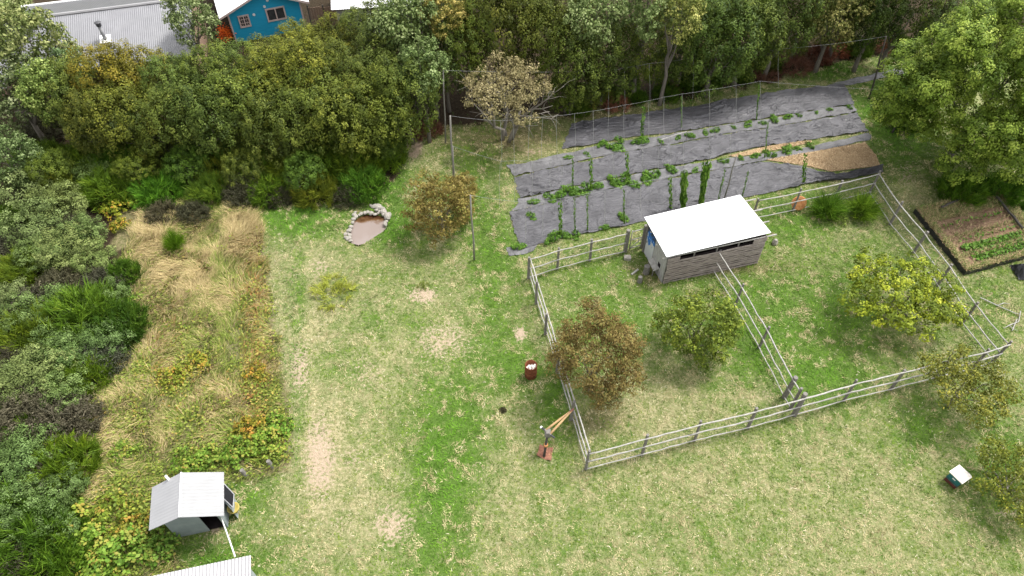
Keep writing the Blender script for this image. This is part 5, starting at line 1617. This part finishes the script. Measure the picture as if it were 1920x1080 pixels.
# the big round tree on the right
lb = round_lobes(61, 6.3, 70, .82, (.14, .25), zs=1.02, zbias=.05)
lb[0] = ((0, 0, 0), (4.3, 4.3, 4.4))
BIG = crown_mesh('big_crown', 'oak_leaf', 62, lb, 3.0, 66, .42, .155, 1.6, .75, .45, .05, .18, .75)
BT = trunk_mesh('big_trunk', 'bark', 63, 4.2, .42, [(3, 1, 7), (-3, 1, 7.4), (0, -3, 6.4), (1, 3, 8.5), (-1.5, -1.5, 9.5), (2.2, -2, 8)], 2)
tree('big_round_tree', 'large round yellow green tree at the right edge beside the black sheets', 'tree', None, 1850, 178, 5.2, BIG, BT, (.80, .80, .88), .4, (1.02, 1.1, .95), 7.2)

# rust brown fruit tree by the left paddock fence
lb = round_lobes(71, 2.35, 28, .74, (.20, .42), zs=1.22)
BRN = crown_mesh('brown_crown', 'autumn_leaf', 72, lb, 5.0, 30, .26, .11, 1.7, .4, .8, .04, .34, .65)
FT = trunk_mesh('fruit_trunk', 'bark', 73, 1.3, .14, [(.9, .3, 2.3), (-.8, .5, 2.4), (.1, -.9, 2.2), (-.4, .2, 3.0), (.5, .7, 2.8)], 3)
tree('fruit_tree', 'dense rust brown leaved tree against the left paddock fence', 'tree', None, 1116, 676, 2.5, BRN, FT, (.88, .88, .98), 0.2, (.70, .72, .92), 2.5)
lb = round_lobes(75, 1.9, 16, .7, (.26, .42), zs=1.0)
GRN = crown_mesh('green_crown', 'apple_leaf', 76, lb, 5.0, 26, .25, .14, 1.7, .45, .8, .12, .25)
tree('fruit_tree', 'olive green bushy tree beside the dividing fence in front of the hut', 'tree', None, 1310, 618, 1.8, GRN, FT, (.98, .96, 1.0), 0, (.92, .98, .95), 2.5)
lb = []
rgy = np.random.default_rng(78)
for k in range(20):
    a_ = k * 2.399; q = math.sqrt((k + .5) / 20) * 2.45
    lb.append(((math.cos(a_) * q * 1.1, math.sin(a_) * q * .9, .75 - .18 * q + rgy.uniform(-.25, .35) - (.35 if math.sin(a_) < -.4 else 0)), (rgy.uniform(.55, .9),) * 2 + (rgy.uniform(.3, .5),)))
YEL = crown_mesh('yellow_crown', 'apple_leaf', 79, lb, 6.5, 28, .24, .135, 1.6, .6, .7, .14, .14, .8)
YT = trunk_mesh('spreading_trunk', 'bark', 80, 1.0, .15, [(1.9, .3, 2.1), (-1.9, .4, 2.0), (.2, -1.8, 1.7), (-1.2, 1.3, 2.4), (1.2, 1.5, 2.4), (1.4, -1.2, 1.9), (-1, -1.1, 1.9)], 4)
tree('fruit_tree', 'spreading yellow green tree in the right half of the paddock', 'tree', None, 1686, 556, 1.75, YEL, YT, (1.0, 1.0, 1), .3, (1.26, 1.26, .78), 1.9)
# thin olive tree at the near right corner of the fence
lb = [((math.cos(k * 2.4) * q, math.sin(k * 2.4) * q * .95, .5 - .12 * q * q * .5 + .2 * math.sin(k * 1.7)), (.55, .55, .4)) for k in range(16) for q in [math.sqrt((k + .5) / 16) * 1.85]]
OLV = crown_mesh('thin_crown', 'apple_leaf', 82, lb, 9.0, 26, .28, .12, 2.0, .4, .9, .2, .15)
OT = trunk_mesh('thin_trunk', 'pale_bark', 83, .9, .11, [(1.3, .3, 1.8), (-1.2, .5, 1.8), (.3, -1.3, 1.4), (-.8, -.9, 1.5), (.8, 1.1, 2.1), (-.4, 1.2, 2.2), (1.1, -.8, 1.5)], 5)
tree('bare_olive_tree', 'thin leaved olive brown tree in front of the near fence at the right', 'tree', None, 1808, 728, 1.5, OLV, OT, (.98, .98, 1.1), 0, (1.0, .86, 1.0), 1.75)
tree('bare_olive_tree', 'thin leaved olive bush at the right edge beside the beehive', 'tree', None, 1902, 905, 1.1, OLV, OT, (.9, .9, 1.0), 2.0, (.92, .86, .85), 1.75)
# brown leafy tree between pond and hop yard
lb = round_lobes(84, 1.6, 24, .76, (.2, .42), zs=1.5, zbias=-.1)
BR2 = crown_mesh('tan_crown', 'autumn_leaf', 85, lb, 6.0, 24, .25, .12, 1.7, .4, .8, .12, .22)
tree('tan_tree', 'tan and olive leaved tree between the pond and the lawn pole', 'tree', None, 826, 392, 2.0, BR2, FT, (1.12, 1.06, 1.1), .5, (.84, .92, 1.0), 2.8)
tree('tan_tree', 'small tan twiggy tree just right of the tan and olive leaved tree', 'tree', None, 874, 355, 1.7, BR2, FT, (.42, .42, .55), 2.5, (.92, .98, 1.05), 2.8)
# pale twiggy tree with several trunks
rgl = np.random.default_rng(86)
lb = []
for k in range(34):
    q = math.sqrt((k + .5) / 34) * 2.9 * rgl.uniform(.75, 1.15); a_ = k * 2.4 + rgl.uniform(-.4, .4)
    lb.append(((math.cos(a_) * q, math.sin(a_) * q * .95, 1.5 * math.cos(min(1.5, q / 2.9 * 1.4)) - .5 + rgl.uniform(-.7, .5)), (rgl.uniform(.4, .8),) * 2 + (rgl.uniform(.35, .65),)))
PAL = crown_mesh('pale_twiggy_crown', 'pale_leaf', 87, lb, 6.0, 20, .28, .13, 1.8, .4, .8, .24, .08, .6)
PT = None
g = G()
rgp = np.random.default_rng(88)
for k in range(4):
    a_ = k * 1.7; b0 = np.array([math.cos(a_) * .3, math.sin(a_) * .3, -.1]); t0 = np.array([math.cos(a_) * 1.0, math.sin(a_) * .9, 2.6])
    p_ = limb_path(b0, t0, rgp, 5, .2)
    g.tube(p_, [.14, .12, .11, .09, .07], 7)
    for j in range(7):
        e = t0 + np.array([math.cos(a_ + rgp.uniform(-1.2, 1.2)) * rgp.uniform(1, 2.6), math.sin(a_ + rgp.uniform(-1.2, 1.2)) * rgp.uniform(1, 2.4), rgp.uniform(.6, 2.6)])
        q_ = limb_path(p_[rgp.integers(2, 5)], e, rgp, 5, .15)
        g.tube(q_, [.06, .05, .035, .025, .012], 5)
        for m_ in range(2):
            g.tube(limb_path(q_[3], q_[4] + rgp.normal(size=3) * .6, rgp, 4), [.025, .018, .013, .008], 4)
PT = g.mesh('twiggy_trunks', 'pale_bark', (0, 0, 0), True)
tree('twiggy_tree', 'pale tan twiggy tree with several grey trunks at the end of the hop yard', 'tree', None, 950, 165, 3.9, PAL, PT, (1, 1, 1), 0, (1.0, 1.02, .82), 4.6)

# ------------------------------------------------------------------ shrubs
BROOM = [spray_mesh('broom_bush', 'broom_leaf', 200 + k, 1.6, 1.5, 210, 26, .52, .034, .6, .8, .34) for k in range(3)]
HEATH = [spray_mesh('heath_bush', 'heath_leaf', 220 + k, 1.4, 1.3, 190, 12, .45, .030, .8, .6, .5, 3, .085) for k in range(3)]
MAQ = [crown_mesh('maqui_bush', 'maqui_leaf', 240 + k, [(np.array(c_) * np.array([1, 1, .6]) + np.array([0, 0, .9]), (r_[0], r_[1], r_[2] * .8)) for c_, r_ in round_lobes(240 + k, 1.5, 13, .7, (.28, .42))], 6.5, 46, .22, .08, 1.6, .55, .6, 0, .3, .6) for k in range(3)]
BRAM = [crown_mesh('bramble_bush', 'bramble_leaf', 260 + k, [((math.cos(j * 2.4) * .55 * math.sqrt(j / 6), math.sin(j * 2.4) * .55 * math.sqrt(j / 6), .35 + .1 * math.sin(j * 3)), (.36, .36, .3)) for j in range(7)], 13, 14, .17, .13, 1.4, .6, .8, .1, .2, .5) for k in range(3)]
DRY = [spray_mesh('dry_brush', 'red_twig', 280 + k, 1.3, .9, 110, 14, .6, .024, .9, .6, .5, 1, .07) for k in range(2)]


def shrub(name, me, px, py, s, col, label, cat='shrub', group=None, zc=.8, rot=None, zs=1.0):
    c = at(px, py, zc * s)
    o = link(name, me, None, (c.x, c.y, gz1(c.x, c.y) - .03), label, cat, group)
    o.scale = (s, s, s * zs); o.rotation_euler = (0, 0, rot if rot is not None else (px * 1.7 + py) % 6.28); o.color = (*col, 1)
    return o


brooms = [(70, 300, 1.15, 'at the far left of the hedge foot'), (150, 300, 1.2, 'next to the far left end of the hedge foot'), (225, 292, 1.15, 'left of the grey heath bush, high on the slope'),
          (120, 340, 1.0, 'low at the left beside the bluish bushes'), (205, 345, 1.1, 'above the yellowing weeds at the meadow top'), (290, 352, 1.0, 'below the grey heath bush'), (415, 310, 1.05, 'just right of the grey heath bush'),
          (395, 352, .9, 'at the top edge of the straw meadow'), (470, 300, 1.1, 'in the middle of the row, third of the way along'), (535, 315, 1.0, 'between the two brown heath bushes of the row'), (600, 300, 1.2, 'above the pond, left of the last two'),
          (655, 295, 1.25, 'second from the right end above the pond'), (705, 280, 1.15, 'at the right end of the row beside the bare soil'), (680, 340, .95, 'right above the pond on the grass edge'), (590, 352, .9, 'left above the pond on the grass edge'), (500, 350, .85, 'above the tall straw at the lawn corner'), (545, 262, .9, 'high in the row below the dark hedge trees')]
for i, (x, y, s, w) in enumerate(brooms):
    gsh = (1.08 + .28 * math.sin(i * 2.3), 1.10 + .15 * math.sin(i * 1.7), 1.0)
    shrub('broom_bush', BROOM[i % 3], x, y, s, gsh, 'spiky green broom bush ' + w, group='broom bushes below the hedge', zs=1.0 if i < 17 else 1.9)
heaths = [(330, 262, 1.35, (.85, .85, .75), 'round grey brown heath bush in the middle of the hedge foot'), (455, 350, .95, (.7, .7, .62), 'dark grey heath bush above the tall straw'), (565, 270, .9, (.9, .82, .7), 'brown heath bush high in the broom row'), (240, 330, .7, (1.1, .95, 1.0), 'small pinkish grey dead bush among the broom'), (520, 360, .7, (.6, .6, .5), 'low dark heath bush on the lawn edge'), (650, 362, .7, (.55, .55, .48), 'low dark heath bush just above the pond grass'), (300, 395, .75, (1.0, .9, .8), 'brownish heath bush at the top of the straw meadow'), (360, 395, .7, (.75, .75, .65), 'grey heath bush touching the meadow straw'), (75, 235, 1.1, (1.0, .98, .95), 'bare grey twiggy bush under the slim yellow green tree'), (545, 335, .7, (.8, .74, .62), 'small brown heath bush above the lawn corner')]
for i, (x, y, s, c_, lab) in enumerate(heaths): shrub('heath_bush', HEATH[i % 3], x, y, s, c_, lab, group='grey heath bushes')
left = [  # kind, px, py, s, col, label
    ('m', 28, 362, 1.3, (1, 1, 1), 'bluish green rounded bush at the left edge, uppermost of the left thicket'), ('m', 112, 385, 1.1, (1.05, 1.03, .9), 'bluish green rounded bush nearest the yellowing weeds'),
    ('m', 60, 425, 1.15, (.9, .95, .9), 'bluish green bush second row of the left thicket'), ('h', 130, 425, .95, (.7, .7, .6), 'dark twiggy bush between the bluish bushes'),
    ('m', 122, 470, 1.1, (1.15, 1.1, 1.0), 'palest bluish green bush facing the straw meadow'), ('m', 176, 492, .8, (1.05, 1.1, .9), 'bluish green bush farthest into the straw meadow'), ('h', 15, 455, .9, (.95, .95, .95), 'grey bush at the left edge under the upper bluish bushes'),
    ('b', 45, 500, 1.0, (1.1, 1, .9), 'green broom patch at the left edge of the thicket'), ('h', 110, 530, 1.0, (.95, .9, .8), 'brown grey heath bush in the middle of the left thicket'), ('h', 188, 530, .95, (.8, .8, .8), 'grey heath bush at the meadow edge of the left thicket'),
    ('b', 228, 512, .7, (.7, .85, .8), 'dark broom bush on the meadow edge beside grey heath'), ('h', 60, 565, 1.0, (.85, .8, .85), 'grey heath bush left of the tall dark broom'), ('b', 150, 590, 1.3, (.95, 1.05, .9), 'tall dark green broom bush in the middle of the left thicket'), ('b', 218, 605, 1.0, (.55, .7, .75), 'dark blackish green broom bush at the meadow edge'),
    ('b', 55, 620, 1.1, (1.1, .98, .8), 'olive broom bush left of the tall dark broom'), ('m', 20, 560, .8, (1., 1., 1.), 'bluish bush half cut by the left edge'), ('m', 105, 660, .95, (.85, 1, .85), 'green rounded bush below the tall dark broom'), ('h', 182, 665, .95, (.75, .82, .85), 'ashy grey bush at the meadow edge below the broom'), ('h', 30, 665, .9, (.75, .7, .68), 'brown grey bush at the left edge'),
    ('m', 72, 705, 1.1, (1.1, 1.08, 1.0), 'pale green rounded bush above the large grey heath'), ('b', 148, 700, .9, (1.1, 1.1, .8), 'bright broom bush at the meadow edge above the large grey heath'), ('m', 20, 725, .9, (.95, 1, .9), 'green bush at the left edge above the large grey heath'),
    ('h', 40, 775, 1.25, (1.1, 1.0, 1.0), 'large purplish grey heath bush at the lower left'), ('h', 108, 785, 1.15, (1.05, .95, .98), 'purplish grey heath bush facing the meadow at the lower left'), ('b', 50, 815, .8, (.9, 1, .9), 'broom tuft growing through the purplish heath'), ('b', 112, 868, .95, (1.15, 1.15, .8), 'bright green broom bush below the purplish heath'),
    ('m', 18, 885, .95, (.75, .95, .8), 'green rounded bush at the left edge near the bottom'), ('h', 70, 880, .9, (.9, .82, .8), 'brownish heath bush left of the bright green broom'), ('h', 72, 925, .85, (1.05, 1.1, 1.2), 'light grey dead bush near the lower left corner'), ('b', 60, 1010, 1.15, (.7, .85, .7), 'dark broom bush in the lower left corner'), ('b', 12, 960, 1.0, (.65, .8, .7), 'dark broom bush at the left edge above the corner'), ('h', 30, 1055, 1.0, (.62, .62, .55), 'dark heath bush in the very lower left corner'), ('b', 98, 1065, .9, (.75, .9, .7), 'dark broom bush at the bottom edge'), ('b', 120, 960, .55, (.8, .9, .75), 'small dark broom tuft beside the bottom brambles'), ('b', 10, 410, .8, (.9, 1, .8), 'dark broom tuft at the left edge between bluish bushes'), ('h', 5, 835, .9, (.6, .6, .52), 'dark heath bush at the left edge beside the broom tuft')]
left += [('m', 150, 440, .95, (.8, .9, .75), 'mid green rounded bush between the bluish bushes and dark heath'), ('m', 80, 480, 1.0, (.85, .95, .8), 'mid green rounded bush inside the upper left thicket'), ('m', 95, 585, .95, (.75, .9, .72), 'dark green rounded bush left against the tall dark broom'), ('m', 205, 640, .85, (.62, .78, .66), 'dark green rounded bush under the blackish broom'), ('m', 150, 655, .9, (.7, .88, .7), 'dark green rounded bush below the tall dark broom at right'), ('m', 40, 595, .9, (.8, .92, .75), 'green rounded bush left in the middle of the thicket'), ('m', 120, 735, .9, (.85, .98, .8), 'green rounded bush at the upper edge of the purplish heath'), ('m', 60, 845, .9, (.72, .88, .7), 'dark green rounded bush under the broom tuft of the purplish heath'), ('m', 110, 920, .8, (.7, .85, .7), 'dark green rounded bush at the lower meadow edge'), ('m', 40, 965, .95, (.62, .78, .62), 'dark green rounded bush above the lower left corner'), ('m', 85, 990, .85, (.6, .76, .6), 'dark green rounded bush left of the bottom brambles'), ('m', 200, 560, .8, (.72, .86, .7), 'green rounded bush right of the tall dark broom at the straw'), ('m', 60, 330, 1.0, (.8, .95, .75), 'green rounded bush below the left broom at the hedge foot'), ('m', 175, 325, .9, (.78, .92, .72), 'green rounded bush between brooms at the left hedge foot')]
km = {'m': ('maqui_bush', MAQ), 'h': ('heath_bush', HEATH), 'b': ('broom_bush', BROOM)}
for i, (k, x, y, s, c_, lab) in enumerate(left): shrub(km[k][0], km[k][1][i % 3], x, y, s * .98, c_, lab, group='bushes of the left thicket')
bram = [(140, 985, 1.3, (.95, 1.1, .8), 'yellow green bramble bush left of the little shed, farthest left'), (175, 1020, 1.25, (.85, 1.1, .8), 'green bramble bush at the bottom left with orange tips'), (205, 965, 1.2, (1.0, 1.05, .8), 'yellow green bramble bush beside the left roof slope of the shed'), (225, 1035, 1.3, (.75, 1.05, .8), 'green bramble bush nearest the ribbed tin roof'), (180, 1070, 1.2, (.9, 1.05, .8), 'bramble bush cut by the bottom edge'), (270, 1010, 1.0, (.7, .95, .75), 'dark green bramble bush at the foot of the little shed'), (300, 1030, .9, (.65, .95, .75), 'dark green low bramble in front of the little shed'), (245, 985, 1.0, (1.1, .9, .7), 'rusty tinged bramble just left of the little shed'),
        (446, 846, 1.0, (.8, 1.05, .8), 'green bramble bush above the left dark stump'), (498, 828, 1.05, (.85, 1.05, .75), 'green bramble bush with rusty leaves above the right dark stump'), (520, 800, .9, (.75, 1.1, .75), 'green bramble bush along the lawn edge of the strip'), (350, 865, 1.0, (.85, 1.05, .8), 'bramble bush directly behind the shed roof'), (390, 855, .9, (.8, 1.05, .8), 'bramble bush behind the right roof slope of the shed'), (470, 800, .9, (1.2, .85, .6), 'rust coloured bramble in the strip of the meadow'),
        (215, 385, 1.1, (1.2, 1.05, .6), 'yellowing bramble bush at the top of the meadow by the bluish bushes'), (250, 372, .9, (.9, 1.1, .7), 'green bramble bush at the top of the meadow under the broom'), (225, 420, .8, (1.2, .95, .6), 'orange yellow bramble at the top left of the straw'), (245, 560, .75, (.75, 1.05, .75), 'green bramble at the thicket edge beside the straw'), (240, 610, .7, (.8, 1.05, .75), 'low bramble at the foot of the blackish broom'), (230, 845, .8, (.8, 1.0, .7), 'bramble at the lower thicket edge'), (320, 705, .9, (1.1, 1.0, .65), 'yellowish bramble in the middle of the meadow'), (370, 680, .8, (1.1, .95, .6), 'orange tinged bramble in the middle of the meadow'), (480, 700, .8, (1.2, .85, .6), 'rusty bramble halfway along the strip next to the lawn')]
for i, (x, y, s, c_, lab) in enumerate(bram): shrub('bramble_bush', BRAM[i % 3], x, y, s, c_, lab, group='bramble bushes of the meadow', zc=.4)
dry = [(1155, 190, .75, (1.25, 1.0, .9), 'dry reddish brush above the left end of the farthest sheet'), (1490, 118, 1.0, (.8, .7, .7), 'dry dark red brush above the right half of the farthest sheet'), (1535, 100, .9, (.75, .55, .5), 'dark red brush left of the grass path'), (1575, 82, 1.0, (1.1, .7, .55), 'rusty brush below the thin yellowish tree'), (1440, 135, .7, (.8, .75, .7), 'small reddish brush at the tree edge over the farthest sheet'), (1655, 85, .8, (.9, .75, .65), 'rusty brush behind the dark leaning pole'), (1255, 165, .6, (.75, .8, .6), 'brown brush beside the foot of the leaning pale pole'), (800, 240, .8, (.7, .6, .55), 'dead brown brush on the bare soil by the farthest pole')]
for i, (x, y, s, c_, lab) in enumerate(dry): shrub('dry_brush', DRY[i % 2], x, y, s, c_, lab, group='dry brush along the tree edge', zc=.5)
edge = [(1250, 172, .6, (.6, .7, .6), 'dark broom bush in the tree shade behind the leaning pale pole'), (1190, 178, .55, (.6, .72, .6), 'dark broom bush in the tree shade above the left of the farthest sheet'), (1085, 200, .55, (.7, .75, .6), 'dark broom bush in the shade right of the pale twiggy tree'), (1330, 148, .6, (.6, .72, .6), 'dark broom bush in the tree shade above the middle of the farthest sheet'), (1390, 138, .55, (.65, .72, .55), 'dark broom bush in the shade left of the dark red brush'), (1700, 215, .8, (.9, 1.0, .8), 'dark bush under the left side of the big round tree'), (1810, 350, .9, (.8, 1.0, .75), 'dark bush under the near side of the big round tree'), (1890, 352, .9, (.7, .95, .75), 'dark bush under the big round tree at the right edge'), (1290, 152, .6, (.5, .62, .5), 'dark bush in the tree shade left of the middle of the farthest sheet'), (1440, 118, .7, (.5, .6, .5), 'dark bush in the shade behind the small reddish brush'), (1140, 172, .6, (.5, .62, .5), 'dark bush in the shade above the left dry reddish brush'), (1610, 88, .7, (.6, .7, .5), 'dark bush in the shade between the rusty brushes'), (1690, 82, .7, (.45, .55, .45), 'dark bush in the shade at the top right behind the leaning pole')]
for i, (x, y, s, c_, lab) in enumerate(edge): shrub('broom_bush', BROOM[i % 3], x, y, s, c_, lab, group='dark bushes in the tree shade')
FEA = [spray_mesh('feathery_broom', 'broom_leaf', 320 + k, .75, 1.1, 70, 26, 1.0, .026, 1.1, .75, .26) for k in range(2)]
shrub('broom_bush', FEA[0], 1556, 384, 1.0, (1.05, 1.25, 1.1), 'soft feathery green broom bush in the far right corner of the paddock', rot=1)
shrub('broom_bush', FEA[1], 1622, 384, .95, (1.25, 1.35, 1.1), 'paler feathery green broom bush against the right paddock fence corner', rot=2)
shrub('broom_bush', FEA[0], 328, 458, .5, (1.25, 1.45, .9), 'upright bright green broom tuft standing alone in the straw meadow', zs=1.9)
shrub('sapling', POP[1], 1582, 396, .2, (.95, 1.1, .45), 'small pale green sapling in front of the feathery broom in the paddock', zc=4.0)
FADED = spray_mesh('faded_bush', 'yellow_leaf', 299, 1.3, .8, 70, 14, .5, .028, .8, .6, .45)
shrub('faded_bush', FADED, 620, 540, .95, (.95, 1.12, .5), 'small faded yellow shrub alone on the left lawn', rot=2, zs=.7, zc=.45)
shrub('seedling', FADED, 792, 532, .26, (.7, .9, .6), 'tiny sparse seedling beside the bare soil patch on the lawn')
shrub('twig_tuft', HEATH[2], 943, 768, .12, (.8, .7, .6), 'small dark dead twig tuft on the lawn below the barrel')

# fallen yellow leaves under the spreading tree
rg = np.random.default_rng(99)
n = 130
c = at(1690, 600)
C = np.stack([c.x + rg.normal(size=n) * 2.6, c.y + rg.normal(size=n) * 1.7, np.zeros(n)], 1); C[:, 2] = gz(C[:, 0], C[:, 1]) + .09
V, Q, T = quad_leaves(C, unit(rg.normal(size=(n, 3)) * .3 + np.array([0, 0, 1])), .085, rg, 1.4, rg.uniform(.4, 1, n))
link('fallen_leaves', mesh_np('fallen_leaves', V, Q, None, ('yellow_leaf',), {'tint': T}), label='scattered yellow leaves fallen on the grass round the spreading tree', cat='leaves', kind='stuff')
